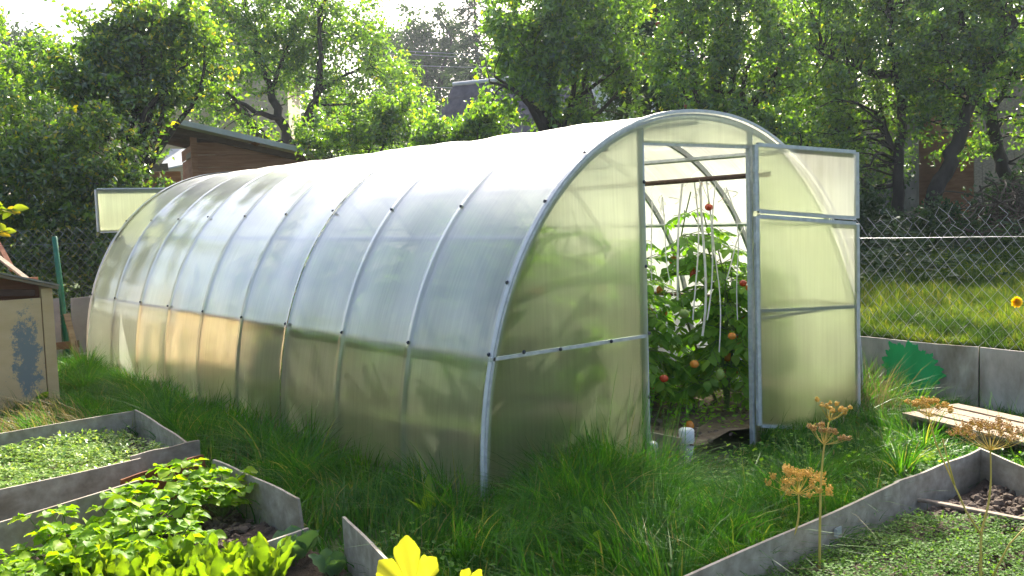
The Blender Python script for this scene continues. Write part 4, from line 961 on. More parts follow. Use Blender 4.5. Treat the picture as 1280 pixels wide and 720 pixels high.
# ------------------------------------------------------------------ power lines
for k, (a, b) in enumerate((((300, 46, 44), (900, 62, 44)), ((300, 50, 44), (900, 66, 44)), ((300, 66, 43), (900, 74, 43)), ((300, 92, 42), (900, 100, 42)))):
    A, B = at(*a), at(*b); t = np.linspace(0, 1, 24)[:, None]
    mb = MB(); mb.tube(A+(B-A)*t-np.array([0, 0, 0.5])*np.sin(PI*t), 0.016, 5)
    tag(mb.build('power_line', M['wire'], loc=tuple(A)), ('highest of the overhead wires crossing the hazy trees', 'second overhead wire, close below the highest one', 'third overhead wire crossing the hazy trees', 'lowest overhead wire crossing the hazy trees')[k], 'overhead wire', 'overhead wires between the far trees')

# ------------------------------------------------------------------ buildings
def frame_axes(deg):
    a = YAW; fwd = np.array([math.sin(a), math.cos(a), 0]); rt = np.array([math.cos(a), -math.sin(a), 0])
    c, s = math.cos(math.radians(deg)), math.sin(math.radians(deg))
    return rt*c+fwd*s, -rt*s+fwd*c
# brown plank shed with a corrugated lean-to roof
D = 15.0; c0 = ground_at(252, D); ax, ay = frame_axes(24)
shed = thing('plank_shed', 'brown plank shed with a grey corrugated lean-to roof', 'shed', c0)
Zv = np.array([0, 0, 1.0]); zc = at(252, 172, D)[2]-c0[2]
SL = 0.235
def sp(x, y, z): return c0+ax*x+ay*y+Zv*z
LX, LY = 3.2, 2.0
hh = lambda x: zc-SL*x
np_ = 9
mbw = MB()
for i in range(15):
    z0 = i*0.19; z1 = z0+0.186
    xr = min(LX, (zc-z1)/SL) if z1 > zc-SL*LX else LX
    if xr <= 0.05: break
    off = 0.006*(i % 2)+0.004*math.sin(i*5)
    q = [sp(0, -off, z0), sp(min(LX, (zc-z0)/SL), -off, z0), sp(xr, -off, z1), sp(0, -off, z1)]
    mbw.add([*q, *[p+ay*0.02 for p in q]], quads=[(0, 1, 2, 3), (7, 6, 5, 4), (3, 2, 6, 7), (0, 4, 5, 1)])
mbw.build('plank_wall', M['wood_red'], shed)
mbw = MB()
for i in range(int(zc/0.19)):
    off = 0.006*(i % 2)
    if 0.2 < i*0.19 < 2.05: segs_ = ((0.03, 0.12), (0.85, LY))
    else: segs_ = ((0.03, LY),)
    for (a, b) in segs_:
        mbw.add([sp(-off, a, i*.19), sp(-off, b, i*.19), sp(-off, b, i*.19+.186), sp(-off, a, i*.19+.186)], quads=[(3, 2, 1, 0)])
mbw.build('plank_wall', M['wood_red'], shed)
mb = MB(); mb.bar(sp(-0.02, -0.03, 0), sp(-0.02, -0.03, zc), 0.09, 0.09, ax); mb.build('corner_post', M['wood_red'], shed)
mb = MB()
for i in range(6): mb.bar(sp(-0.015, 0.18+i*0.115, 0.25), sp(-0.015, 0.18+i*0.115, 2.08), 0.105, 0.02, ax)
dr = mb.build('door', M['wood_red'], shed)
mb = MB(); mb.bar(sp(-0.035, 0.14, 2.11), sp(-0.035, 0.86, 2.11), 0.03, 0.08); mb.build('door_lintel', M['wood_grey'], shed)
mb = MB(); mb.box(sp(-0.05, 0.75, 1.2), (0.03, 0.03, 0.14), ax); mb.build('handle', M['screw'], dr)
# rafters
for y in (-0.12, 0.55, 1.25, 1.9):
    mb = MB(); mb.bar(sp(-0.42, y, hh(-0.42)+0.03), sp(LX, y, hh(LX)+0.03), 0.05, 0.09); mb.build('rafter', M['wood_dark'], shed)
for x in (-0.38, 0.9, 2.2):
    mb = MB(); mb.bar(sp(x, -0.32, hh(x)+0.095), sp(x, LY+0.2, hh(x)+0.095), 0.09 if x < 0 else 0.06, 0.05); mb.build('batten', M['wood_red'], shed)
ys = np.linspace(-0.42, LY+0.35, 150); xs = np.linspace(-0.62, LX+0.4, 5)
P = np.array([[sp(x, y, hh(x)+0.15+0.022*math.sin(y*2*PI/0.15)) for y in ys] for x in xs])
mb = MB(); mb.grid(P); mb.grid((P-Zv*0.012)[:, ::-1])
for e in (P[0], P[-1], P[:, 0], P[:, -1]): mb.grid(np.stack([e, e-Zv*0.012], 1))
fb2 = MB(); fb2.bar(sp(-0.60, -0.435, hh(-0.60)+0.125), sp(LX+0.3, -0.435, hh(LX+0.3)+0.125), 0.02, 0.075); fb2.build('verge_board', M['asb_roof'], shed)
mb.build('corrugated_roof', M['asb_roof'], shed, smooth=True)
# board fence and bright roof beyond its left side
mb = MB()
for i in range(9): mb.bar(sp(-1.5+i*0.14, 1.3, 0), sp(-1.5+i*0.14, 1.3, 1.85+0.03*math.sin(i*3)), 0.13, 0.02, ay)
fnc = thing('board_fence', 'brown board fence with a flat rail beside the plank shed', 'fence', c0-ax*1.0+ay*1.3)
mb.build('boards', M['wood_red'], fnc)
mb = MB(); mb.bar(sp(-1.65, 1.26, 1.9), sp(-0.3, 1.26, 1.98), 0.04, 0.12); mb.build('rail', M['wood_grey'], fnc)
mb = MB(); q = [at(198, 212, 19), at(232, 205, 19), at(233, 186, 20), at(213, 186, 20)]
low = thing('tin_shed', 'small shed with pale tin roof glimpsed beside the plank shed', 'shed', ground_at(215, 19.6))
mb.add(q+[p-Zv*0.03 for p in q], quads=[(0, 1, 2, 3), (7, 6, 5, 4), (0, 4, 5, 1), (2, 6, 7, 3), (1, 5, 6, 2), (0, 3, 7, 4)]); mb.build('roof', M['asb_roof'], low)
mb = MB(); b0 = ground_at(215, 19.8); mb.box(b0+Zv*((q[0][2]-b0[2])/2), (0.5, 0.5, q[0][2]-b0[2]-0.04), ax); mb.build('wall', M['wood_red'], low)

def house(label, px, D, deg, w, d, h_eave, h_ridge, wall, roofm, windows, chimney=None, z_off=0.0, ridge_along='x', over=0.3, name='garden_house'):
    """gabled house: front corner at the ground point under px; ax to the right, ay away"""
    b = ground_at(px, D); ax, ay = frame_axes(deg); P = lambda x, y, z: b+ax*x+ay*y+Zv*z
    t = thing(name, label, 'house', b)
    mb = MB()
    if ridge_along == 'x':
        prof = [(0, 0), (d, 0), (d, h_eave), (d/2, h_ridge), (0, h_eave)]
        mb.prism(prof, P(0, 0, 0), ay, Zv, -w if np.dot(np.cross(ay, Zv), ax) < 0 else w)
    else:
        prof = [(0, 0), (w, 0), (w, h_eave), (w/2, h_ridge), (0, h_eave)]
        mb.prism(prof, P(0, 0, 0), ax, Zv, d if np.dot(np.cross(ax, Zv), ay) > 0 else -d)
    mb.build('wall', M[wall], t)
    span = d if ridge_along == 'x' else w; run = w if ridge_along == 'x' else d
    sl = (h_ridge-h_eave)/(span/2)
    mb = MB()
    for sgn in (0, 1):
        rows = []
        for k in range(5):
            a0 = -over+(span/2+over)*k/5; a1 = -over+(span/2+over)*(k+1)/5
            s_ = np.linspace(-over, run+over, 40)
            rr = []
            for a in (a0, a1):
                aa = a if sgn == 0 else span-a
                z = h_eave+sl*a+0.05-0.0*k+(0.03 if a == a0 else 0.0)
                wav = 0.012*np.sin(s_*2*PI/0.3)
                rr.append([P(s, aa, z+w_) if ridge_along == 'x' else P(aa, s, z+w_) for s, w_ in zip(s_, wav)])
            mb.grid(np.array(rr) if sgn else np.array(rr)[:, ::-1])
            mb.grid((np.array(rr)-Zv*0.05)[:, ::-1] if sgn else np.array(rr)-Zv*0.05)
    rf = mb.build('roof', M[roofm], t)
    mb = MB()
    e0, e1 = (P(-over, span/2, h_ridge+0.09), P(run+over, span/2, h_ridge+0.09)) if ridge_along == 'x' else (P(span/2, -over, h_ridge+0.09), P(span/2, run+over, h_ridge+0.09))
    mb.tube([e0, e1], 0.06, 8); mb.build('ridge_cap', M['asb_roof'], rf)
    for (side, u, z, ww, wh) in windows:
        q = (lambda a, o: P(a, -o, 0)) if side == 'front' else (lambda a, o: P(-o, a, 0))
        e = ax if side == 'front' else ay
        f = MB()
        for (du_, dz_, sw, sh) in ((0, wh/2, ww+0.14, 0.08), (0, -wh/2, ww+0.14, 0.08), (-ww/2, 0, 0.08, wh-0.09), (ww/2, 0, 0.08, wh-0.09), (0, 0, 0.05, wh-0.09)):
            f.box(q(u+du_, 0.035)+Zv*(z+dz_), (sw, 0.07, sh), e)
        fo = f.build('window', M['white_paint'], t)
        g = MB(); g.box(q(u, 0.012)+Zv*z, (ww-0.02, 0.02, wh-0.02), e); g.build('pane', M['glass_dark'], fo)
    if chimney:
        mb = MB(); mb.box(P(*chimney), (0.45, 0.45, 1.6), ax); mb.build('chimney', M['wood_red'], rf)
    return t
house('beige house with white framed windows hidden behind the plum tree', 178, 27, 8, 4.2, 5.0, 5.2, 7.3, 'beige_wall', 'roof_brown',
      [('front', 1.40, 5.75, 0.62, 0.95), ('front', 2.0, 4.9, 0.4, 0.8), ('front', 0.9, 2.2, 0.7, 0.9)], chimney=(0.35, 2.2, 6.6), ridge_along='y')
house('low beige house with steep dark brown roof behind the fence hedge', 30, 22, -32, 3.6, 4.0, 2.6, 4.5, 'beige_wall', 'roof_brown', [('front', 1.0, 1.5, 0.6, 0.7)], ridge_along='x')
house('cottage with steep dark slate grey roof among the trees', 551, 26, -26, 3.4, 3.2, 2.3, 4.05, 'wood_red', 'roof_dark', [('front', 0.8, 1.5, 0.6, 0.7)], ridge_along='x')
house('pale roofed house almost hidden in the leaves of the bright tree', 748, 27, 10, 3.0, 4.0, 4.0, 5.6, 'white_paint', 'asb_roof', [('front', 1.0, 3.0, 0.7, 0.9)], ridge_along='x')
# weathered board shed at the right edge
b = ground_at(1222, 16.5); ax2, ay2 = frame_axes(10)
ws = thing('board_shed', 'weathered grey board shed behind the old apple trunks', 'shed', b)
mb = MB()
for i in range(20):
    p = b+ax2*(i*0.152); mb.bar(p, p+Zv*(2.75+0.02*math.sin(i*7)), 0.145, 0.02+0.006*(i % 2), ay2)
mb.build('front_boards', M['wood_grey'], ws)
mb = MB(); mb.box(b+ax2*1.5+ay2*1.2+Zv*1.35, (2.98, 2.3, 2.7), ax2); mb.build('walls', M['wood_red'], ws)
mb = MB(); mb.box(b+ax2*1.5+ay2*1.1+Zv*2.86, (3.5, 3.0, 0.06), ax2); mb.build('roof', M['roof_brown'], ws)
ws2 = ground_at(1085, 18)
mb = MB()
gs = thing('grey_shed', 'pale grey shed wall glimpsed between the apple trunks', 'shed', ws2)
mb.box(ws2+Zv*0.9+ay2*0.8, (3.0, 1.6, 1.8), ax2); mb.build('wall', M['slate_wall'], gs)
mb = MB(); mb.box(ws2+Zv*1.86+ay2*0.8, (3.3, 2.0, 0.08), ax2); mb.build('roof', M['roof_brown'], gs)

# brush pile at the end of the lawn
rng = np.random.default_rng(81); bp = ground_at(1290, 12.2)
pile = thing('brush_pile', 'tangled pile of dry cut branches on the lawn by the wire fence', 'brush pile', bp)
mb = MB()
for i in range(330):
    c = bp+np.array([rng.normal()*0.55, rng.normal()*0.55, 0]); hgt = max(0.03, 0.75*math.exp(-((c[0]-bp[0])**2+(c[1]-bp[1])**2)/1.2)*rng.random()**0.6)
    c[2] += hgt; d_ = unit(1, rng)[0]*np.array([1, 1, 0.45]); L = rng.uniform(0.3, 1.1)
    r0 = rng.uniform(0.004, 0.016)
    mb.tube(bent(c-d_*L/2, c+d_*L/2, 0.25, 6, rng), np.linspace(r0, r0*0.4, 6), 5)
mb.build('branches', M['twig'], pile)

# ------------------------------------------------------------------ grass
def blades(mb, x, y, z, h, lean_dir, lean, w, rng, seg=4):
    """bent tapered blades (arrays); lean = how far the tip travels sideways relative to h"""
    n = len(x); a = rng.uniform(0, 2*PI, n)
    s = np.stack([np.cos(a), np.sin(a), np.zeros(n)], 1)
    t = np.linspace(0, 1, seg+1)
    ld = np.stack([np.cos(lean_dir), np.sin(lean_dir)], 1)
    V = []
    for k in t:
        fwd = lean*h*k**1.9; up = h*(k-0.28*np.minimum(lean, 1.6)*k**2.6)
        c = np.stack([x+ld[:, 0]*fwd, y+ld[:, 1]*fwd, z+up], 1)
        ww = (w*(1-k**1.6)*0.5+0.0003)[:, None]
        if k < 1: V += [c-s*ww, c+s*ww]
        else: V += [c]
    V = np.stack(V, 1); m_ = V.shape[1]
    k = np.arange(n)[:, None]*m_
    q = np.concatenate([k+np.array([2*i, 2*i+1, 2*i+3, 2*i+2]) for i in range(seg-1)])
    tr = k+np.array([2*seg-2, 2*seg-1, 2*seg])
    mb.add(V.reshape(-1, 3), tris=tr, quads=q)

def excluded(x, y):
    e = (np.abs(x) < 1.49) & (y > 0.0) & (y < 6.02)
    e |= (x < -2.09) & (y > 1.22+0.155*(x+2.5)) & (y < 2.82)
    e |= (x < -2.24) & (y > -0.42) & (y < 1.30)
    e |= (x < -2.40+0.25*(y+0.6)) & (y < -0.2)
    e |= (y < -1.27+0.03*x) & (x < 0.02+(y+2.1)*0.55)
    e |= (x > -3.45) & (x < -2.2) & (y > 4.25) & (y < 5.2)
    return e
def gh_dist(x, y):
    dx = np.maximum(np.abs(x)-1.49, 0); dy = np.maximum(np.maximum(-y, y-6), 0)
    return np.hypot(dx, dy)
rng = np.random.default_rng(101)
def scatter(n, x0, x1, y0, y1):
    x = rng.uniform(x0, x1, n); y = rng.uniform(y0, y1, n); k = ~excluded(x, y); return x[k], y[k]
sets = [scatter(56000, -2.5, 1.99, -1.35, 0.0), scatter(33000, -2.6, -1.49, -0.6, 6.8), scatter(26000, -3.6, -1.4, 2.8, 6.8), scatter(15000, 0.3, 1.99, -2.3, 1.0), scatter(9000, -1.6, 1.99, 6.0, 6.8),
        scatter(9000, 1.49, 1.99, 0.0, 6.5), scatter(9000, -1.55, 0.6, -0.25, 0.0)]
x = np.concatenate([s[0] for s in sets]); y = np.concatenate([s[1] for s in sets])
gd = gh_dist(x, y)
tuft = vnoise(x, y, 1, 3.2); tuft2 = vnoise(x, y, 2, 9.0); path = vnoise(x, y, 5, 1.6)
front = (y < 0) & (x < -0.35)
h = 0.085+0.10*np.exp(-gd/0.28)+0.17*tuft*tuft2+np.where(front, 0.10*np.exp(-((y+0.45)/0.55)**2), 0)+0.03*rng.random(len(x))
h *= np.where((x > -0.4) & (y < 0), 0.60, 1.0)
h *= np.where((x > 1.0) & (y > -0.5) & (y < 0.8), 1.5, 1.0)
h *= np.where((y > 2.8), 0.85, 1.0)
h = np.where((x > -0.75) & (x < 0.45) & (y > -0.8) & (y < 0.05), np.minimum(h, 0.045+0.09*np.clip((-y-0.35)/0.45, 0, 1)), h)
h *= rng.uniform(0.5, 1.3, len(x))*np.where((x < -1.15) & (y < 0.2) & (y > -0.3), 0.72, 1.0)*np.where((x < -1.95) & (y < 0.3), 0.5, 1.0)
bp_ = gp(880, 645); bp2_ = gp(905, 575)
bare = np.minimum(np.hypot(x-bp_[0], y-bp_[1])/0.16, np.hypot(x-bp2_[0], y-bp2_[1])/0.2)
keep = rng.random(len(x)) < np.clip(bare-0.45, 0.05, 1)* np.clip(0.35+1.3*path*tuft2+np.where(gd < .35, .5, 0), 0.12, 1)
x, y, h = x[keep], y[keep], h[keep]; tuft_k = vnoise(x, y, 21, 5.0)
ld = vnoise(x, y, 11, 2.3)*2*PI*1.6+rng.normal(size=len(x))*0.8
lean = np.clip(rng.gamma(1.6, 0.42, len(x)), 0.05, 1.9)
gmb = MB(); blades(gmb, x, y, np.zeros(len(x))-0.01, h*(1+0.25*np.minimum(lean, 1)), ld, lean, rng.uniform(0.0035, 0.0105, len(x))*(0.7+0.6*tuft_k), rng)
# thin seed stalks
k = rng.permutation(len(x))[:700]
blades(gmb, x[k], y[k], np.zeros(len(k)), h[k]*1.5+0.10, ld[k], np.full(len(k), 0.3), np.full(len(k), 0.0026), rng)
xs_, ys_ = rng.uniform(-1.15, -0.55, 34), rng.uniform(-0.5, -0.12, 34)
blades(gmb, xs_, ys_, np.zeros(34), rng.uniform(0.45, 0.78, 34), rng.uniform(-0.6, 0.9, 34), np.full(34, 0.22), np.full(34, 0.004), rng, 6)
# wild tufts that fan out along the foot of the walls and between the beds
tc = [(rng.uniform(-1.35, -0.55), rng.uniform(-0.55, -0.12)) for _ in range(26)]+[(rng.uniform(-1.95, -1.58), rng.uniform(0.0, 5.8)) for _ in range(34)]
tc += [(rng.uniform(-1.3, 0.9), rng.uniform(-1.15, -0.6)) for _ in range(16)]+[(rng.uniform(1.1, 1.8), rng.uniform(-0.4, 0.3)) for _ in range(9)]
for (tx, ty) in tc:
    k_ = int(rng.integers(45, 95)); sz = rng.uniform(0.75, 1.25); a_ = rng.uniform(0, 2*PI, k_)
    rr_ = rng.random(k_)*0.05*sz
    blades(gmb, tx+rr_*np.cos(a_), ty+rr_*np.sin(a_), np.zeros(k_)-0.01, rng.uniform(0.18, 0.40, k_)*sz*(0.8 if ty < -0.6 else 1), a_+rng.normal(size=k_)*0.5, rng.uniform(0.25, 1.5, k_), rng.uniform(0.004, 0.009, k_), rng, 6)
tag(gmb.build('grass', M['grass']), 'long green grass growing round the greenhouse and the beds', 'grass', kind='stuff')
dmb = MB()
k = rng.permutation(len(x))[:2600]
blades(dmb, x[k], y[k], np.zeros(len(k)), h[k]*rng.uniform(.7, 1.3, len(k)), ld[k]+1, lean[k]*1.3, np.full(len(k), 0.003), rng)
x2, y2 = scatter(1400, -3.6, -2.2, 2.9, 4.2)
blades(dmb, x2, y2, np.zeros(len(x2)), rng.uniform(0.12, 0.34, len(x2)), rng.uniform(2.4, 4.2, len(x2)), rng.uniform(0.3, 1.5, len(x2)), np.full(len(x2), 0.0045), rng)
x2, y2 = rng.uniform(1.15, 1.45, 260), rng.uniform(-0.35, 0.1, 260)
blades(dmb, x2, y2, np.zeros(len(x2)), rng.uniform(0.2, 0.52, len(x2)), rng.uniform(-1.2, 1.6, len(x2)), rng.uniform(0.2, 0.7, len(x2)), np.full(len(x2), 0.0035), rng)
tag(dmb.build('dry_grass', M['straw']), 'dry straw stalks mixed into the green grass', 'dry grass', kind='stuff')
# lawn beyond the wire fence
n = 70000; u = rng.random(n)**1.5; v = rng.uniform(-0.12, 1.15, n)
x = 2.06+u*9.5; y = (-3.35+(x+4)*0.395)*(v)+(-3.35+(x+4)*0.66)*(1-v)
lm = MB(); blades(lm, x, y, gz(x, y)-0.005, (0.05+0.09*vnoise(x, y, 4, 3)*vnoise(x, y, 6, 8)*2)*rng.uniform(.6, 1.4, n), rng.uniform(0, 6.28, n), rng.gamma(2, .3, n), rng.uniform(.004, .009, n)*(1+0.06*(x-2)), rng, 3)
tag(lm.build('lawn_grass', M['lawn']), 'short lawn beyond the wire fence, shade dapple painted into its colour', 'lawn', kind='stuff')
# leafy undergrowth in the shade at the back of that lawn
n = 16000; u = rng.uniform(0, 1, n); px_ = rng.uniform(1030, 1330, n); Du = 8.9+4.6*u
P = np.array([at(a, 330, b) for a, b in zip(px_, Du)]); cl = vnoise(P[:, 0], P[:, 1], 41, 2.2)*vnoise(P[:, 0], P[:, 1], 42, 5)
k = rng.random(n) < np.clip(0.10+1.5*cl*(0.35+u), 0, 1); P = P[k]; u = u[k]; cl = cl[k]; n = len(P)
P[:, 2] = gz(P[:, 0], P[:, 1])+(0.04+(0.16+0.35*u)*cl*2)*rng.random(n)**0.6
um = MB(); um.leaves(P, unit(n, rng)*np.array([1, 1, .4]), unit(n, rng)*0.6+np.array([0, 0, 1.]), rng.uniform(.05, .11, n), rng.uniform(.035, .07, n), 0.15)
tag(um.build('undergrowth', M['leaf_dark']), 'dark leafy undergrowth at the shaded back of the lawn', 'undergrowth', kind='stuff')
# low weeds (clover and small leaves) under the grass
n = 2600; x, y = scatter(n, -2.4, 0.9, -1.3, 0.0); n = len(x); 
wm = MB(); wm.leaves(np.stack([x, y, rng.uniform(0.02, 0.12, n)], 1), unit(n, rng)*np.array([1, 1, .3]), unit(n, rng)*0.4+np.array([0, 0, 1.]), rng.uniform(.015, .04, n), rng.uniform(.012, .028, n), 0.1)
x, y = rng.uniform(0.2, 1.4, 3500), rng.uniform(0.05, 3.0, 3500)
wm.leaves(np.stack([x, y, 0.1+rng.uniform(0.0, 0.14, 3500)], 1), unit(3500, rng)*np.array([1, 1, .5]), unit(3500, rng)*0.5+np.array([0, 0, 1.]), rng.uniform(.02, .05, 3500), rng.uniform(.012, .025, 3500), 0.1)
tag(wm.build('ground_weeds', M['leaf_tomato']), 'small leafy weeds under the grass and tomato plants', 'weeds', kind='stuff')

# ------------------------------------------------------------------ seedlings in the beds
def seedlings(name, n, xr, yr, z, zh, l0, l1, mat, label, where, seed):
    r = np.random.default_rng(seed); x = r.uniform(*xr, n); y = r.uniform(*yr, n); k = where(x, y); x, y = x[k], y[k]; n = len(x)
    hgt = z+zh*(0.25+0.75*r.random(n))*(0.55+0.9*vnoise(x, y, seed, 7))
    mb = MB(); mb.leaves(np.stack([x, y, hgt], 1), unit(n, r)*np.array([1, 1, .35])+np.array([0, 0, .12]), unit(n, r)*0.35+np.array([0, 0, 1.]), r.uniform(l0, l1, n), r.uniform(l0, l1, n)*0.72, 0.12)
    tag(mb.build(name, M[mat]), label, 'seedlings', kind='stuff')
seedlings('seedling_cover', 30000, (-4.4, -2.19), (1.25, 2.8), 0.045, 0.095, 0.016, 0.034, 'seedling', 'pale green carpet of seedlings filling the far grey edged bed',
          lambda x, y: (y > 1.245+0.15*(x+4.97)+0.05) & (y < 2.66+0.05*(x+5)) & (vnoise(x, y, 31, 5) > 0.16) & ~((x > -2.33) & (vnoise(x, y, 12, 9) > 0.45)), 31)
seedlings('seedling_cover', 52000, (-1.75, 0.35), (-2.7, -1.33), 0.045, 0.055, 0.008, 0.020, 'seedling_dull', 'patchy low grey-green seedlings in the bed by the dill',
          lambda x, y: (x < -0.15-0.15*(y+1.3)) & (vnoise(x, y, 32, 6)*0.7+vnoise(x, y, 33, 15)*0.5 > 0.34) & (x < -0.15+0.6*(-1.55-y)) , 32)
seedlings('seedling_cover', 3500, (-0.7, 0.0), (-2.6, -1.75), 0.05, 0.13, 0.02, 0.05, 'leaf_weed', 'bright green feathery leaves at the corner of the dill bed',
          lambda x, y: (x > -0.45-0.5*(y+1.75)) & (vnoise(x, y, 35, 6) > 0.35) & (x < 0.25+(y+1.75)*0.4), 34)

# ------------------------------------------------------------------ strawberry plants
def strawberry(seed, name='strawberry_plant'):
    r = np.random.default_rng(seed)
    t = thing(name, None, 'strawberry plant', (0, 0, 0)); lm, sm = MB(), MB()
    for i in range(23):
        a = r.uniform(0, 2*PI); rad = 0.16*math.sqrt(r.random()); hgt = r.uniform(0.07, 0.24)*(1-0.9*rad)
        tip = np.array([rad*math.cos(a), rad*math.sin(a), hgt])
        sm.tube(bent((0, 0, 0), tip, 0.12, 5, r, 0.1), 0.0022, 4, cap=False)
        for da in (-1.15, 0, 1.15):
            d_ = np.array([math.cos(a+da), math.sin(a+da), r.uniform(0.05, .45)])
            L = r.uniform(0.055, 0.085)
            grid_leaf(lm, tip, d_, np.array([0, 0, 1.])+unit(1, r)[0]*.6, L, L*0.78, obov, 0.3, 0.3, 0.06, 8, 5, r)
    lm.build('leaves', M['leaf_straw'], t, smooth=True); sm.build('stems', M['stem_green'], t)
    return t
sp_ = [strawberry(201), strawberry(202), strawberry(203)]
spots = [(-2.42, 1.05), (-2.60, 0.98), (-2.36, 0.84), (-2.55, 0.78), (-2.72, 0.74), (-2.88, 0.55), (-2.86, 0.38), (-3.02, 0.40), (-2.98, 0.22), (-2.79, 0.86), (-3.12, 0.62), (-3.2, 0.42), (-3.06, 0.78), (-2.80, 0.24), (-3.3, 0.25), (-3.35, 0.55)]
r = np.random.default_rng(5)
for i, (x, y) in enumerate(spots):
    o = sp_[i] if i < 3 else copy_tree(sp_[i % 3])
    o.location = (x, y, 0.03); o.rotation_euler = (0, 0, r.uniform(0, 6.28)); s = r.uniform(0.85, 1.15)*(1.0 if i < 6 else 0.85); o.scale = (s, s, s)
    tag(o, 'leafy strawberry plant among others in the bed with the rusty sheet', 'strawberry plant', 'strawberry plants in the bed with the rusty sheet')

# ------------------------------------------------------------------ sorrel, blue-green leaves, squash, weeds
def rosette(name, label, cat, base, n, L, W, mat, seed, tilt=(0.2, 0.7), prof=lance, droop=0.25, ripple=0.05, group=None, stem_mat='stem_green', a0=0, a1=2*PI):
    r = np.random.default_rng(seed); base = np.asarray(base, float)
    t = thing(name, label, cat, base, group); lm, sm = MB(), MB()
    for i in range(n):
        a = r.uniform(a0, a1); ti = r.uniform(*tilt); d_ = np.array([math.cos(a)*math.sin(ti), math.sin(a)*math.sin(ti), math.cos(ti)])
        l = L*r.uniform(0.7, 1.15); st = l*0.25
        b = base+np.array([r.normal()*0.015, r.normal()*0.015, 0]); e = b+d_*st
        sm.tube([b, b+d_*st*.5, e], [0.004, 0.0035, 0.003], 5, cap=False)
        up = np.array([-math.cos(a)*math.cos(ti), -math.sin(a)*math.cos(ti), math.sin(ti)])
        grid_leaf(lm, e, d_, up+unit(1, r)[0]*0.35, l*0.8, W*r.uniform(.8, 1.2), prof, droop, 0.3, ripple, 11, 5, r)
    lm.build('leaves', M[mat], t, smooth=True); sm.build('stems', M[stem_mat], t)
    return t
SG = 'sorrel plants along the near edge of the strawberry bed'
r = np.random.default_rng(77)
for i, (px, py) in enumerate(((95, 742), (140, 752), (185, 748), (225, 742), (262, 735), (300, 730), (330, 742), (245, 760), (290, 765), (165, 770), (210, 772), (115, 775))):
    rosette('sorrel_plant', 'yellow-green sorrel with upright crinkled leaves at the near edge of the strawberry bed', 'sorrel', gp(px, py, 0.03), 9, 0.21, 0.062, 'leaf_sorrel', 300+i, (0.04, 0.55), lance, 0.14, 0.14, SG)
rosette('horseradish_plant', 'blue-green broad leaved plant by the corner of the strawberry bed', 'leafy plant', gp(368, 712, 0.0), 10, 0.19, 0.085, 'leaf_blue', 330, (0.1, 0.6), ovate, 0.3, 0.06)
rosette('horseradish_plant', 'smaller blue-green plant close to the nearest grey end board', 'leafy plant', gp(418, 728, 0.0), 8, 0.14, 0.065, 'leaf_blue', 331, (0.1, 0.55), ovate, 0.3, 0.06)
rosette('horseradish_plant', 'bright leafy plant between the sorrel and the blue-green plant', 'leafy plant', gp(345, 735, 0.0), 9, 0.20, 0.055, 'leaf_weed', 332, (0.05, 0.6), lance, 0.2, 0.08)
for i, (px, py, L, W, n, lab) in enumerate(((905, 706, .11, .05, 4, 'bright dock weed leaf standing outside the dill bed board'), (973, 668, .10, .045, 4, 'small bright weed against the dill bed board behind the umbel'),
                                          (742, 706, .16, .05, 4, 'dark weed with oblong leaves in the grass before the front panel'), (660, 690, .15, .05, 3, 'weed with a round leaf in the tall shaded grass'),
                                          (538, 655, .15, .045, 3, 'single pale weed leaf beside the greenhouse corner'), (1165, 590, .08, .04, 5, 'bright little weed beside the pallet corner'),
                                          (45, 520, .2, .06, 4, 'dark broad weed leaf in front of the plywood chest'), (330, 720, .12, .05, 3, 'pale weed leaf beside the sorrel'))):
    rosette('weed', lab, 'weed', gp(px, py, 0.0), n, L*1.6, W*1.2, 'leaf_weed' if i in (0, 1, 4, 5, 7) else 'leaf_tomato', 350+i, (0.1, 0.7), ovate, 0.25, 0.03)

def squash_leaf(mb, c, right, up, R, seed, lobes=5, spread=2.5):
    """deeply lobed leaf fanned out from its stalk"""
    r = np.random.default_rng(seed); right = np.asarray(right, float); up = np.asarray(up, float); n = np.cross(right, up)
    na, nr = 91, 9; rows = []
    lob = r.uniform(0.55, 1.2, lobes+1)
    for a in np.linspace(-spread/2, spread/2, na):
        u = (a/spread+0.5)*lobes; k = min(int(u), lobes-1); f = u-k
        rr = R*(0.66+0.36*max(0, math.sin(PI*f))**0.4*lob[k])*(1-0.16*abs(a))*(1+0.03*math.sin(a*19+seed)+0.008*math.sin(a*47))
        rows.append([np.asarray(c)+(right*math.sin(a)+up*math.cos(a))*rr*q+n*(0.05*R*math.sin(u*PI*2)*q+0.22*R*q*q-0.1*R*q) for q in np.linspace(0.02, 1, nr)])
    mb.grid(np.array(rows))
sq = gp(540, 830, 0.02)
t = thing('squash_plant', 'squash plant with bright yellow lobed leaves at the near edge', 'squash plant', sq)
Dq = depth_of(sq)+0.05
lm, sm = MB(), MB()
for (px, py, R_, sd, tilt, spr) in ((516, 745, 0.155, 1, -0.15, 2.0), (580, 748, 0.10, 2, 0.55, 1.5), (640, 765, 0.10, 3, 0.5, 2.0), (470, 800, 0.12, 4, -0.6, 2.2)):
    c = at(px, py, Dq*0.93); rt_ = RT*math.cos(tilt)-UP*math.sin(tilt); up_ = RT*math.sin(tilt)+UP*math.cos(tilt)
    squash_leaf(lm, c, rt_, up_*0.95+FW*0.25, R_, sd, 3 if sd != 4 else 4, spr)
    sm.tube(bent(sq, c, 0.1, 6, r), 0.006, 6, cap=False)
lm.build('leaves', M['leaf_yellow'], t, smooth=True); sm.build('stalks', M['stem_green'], t)

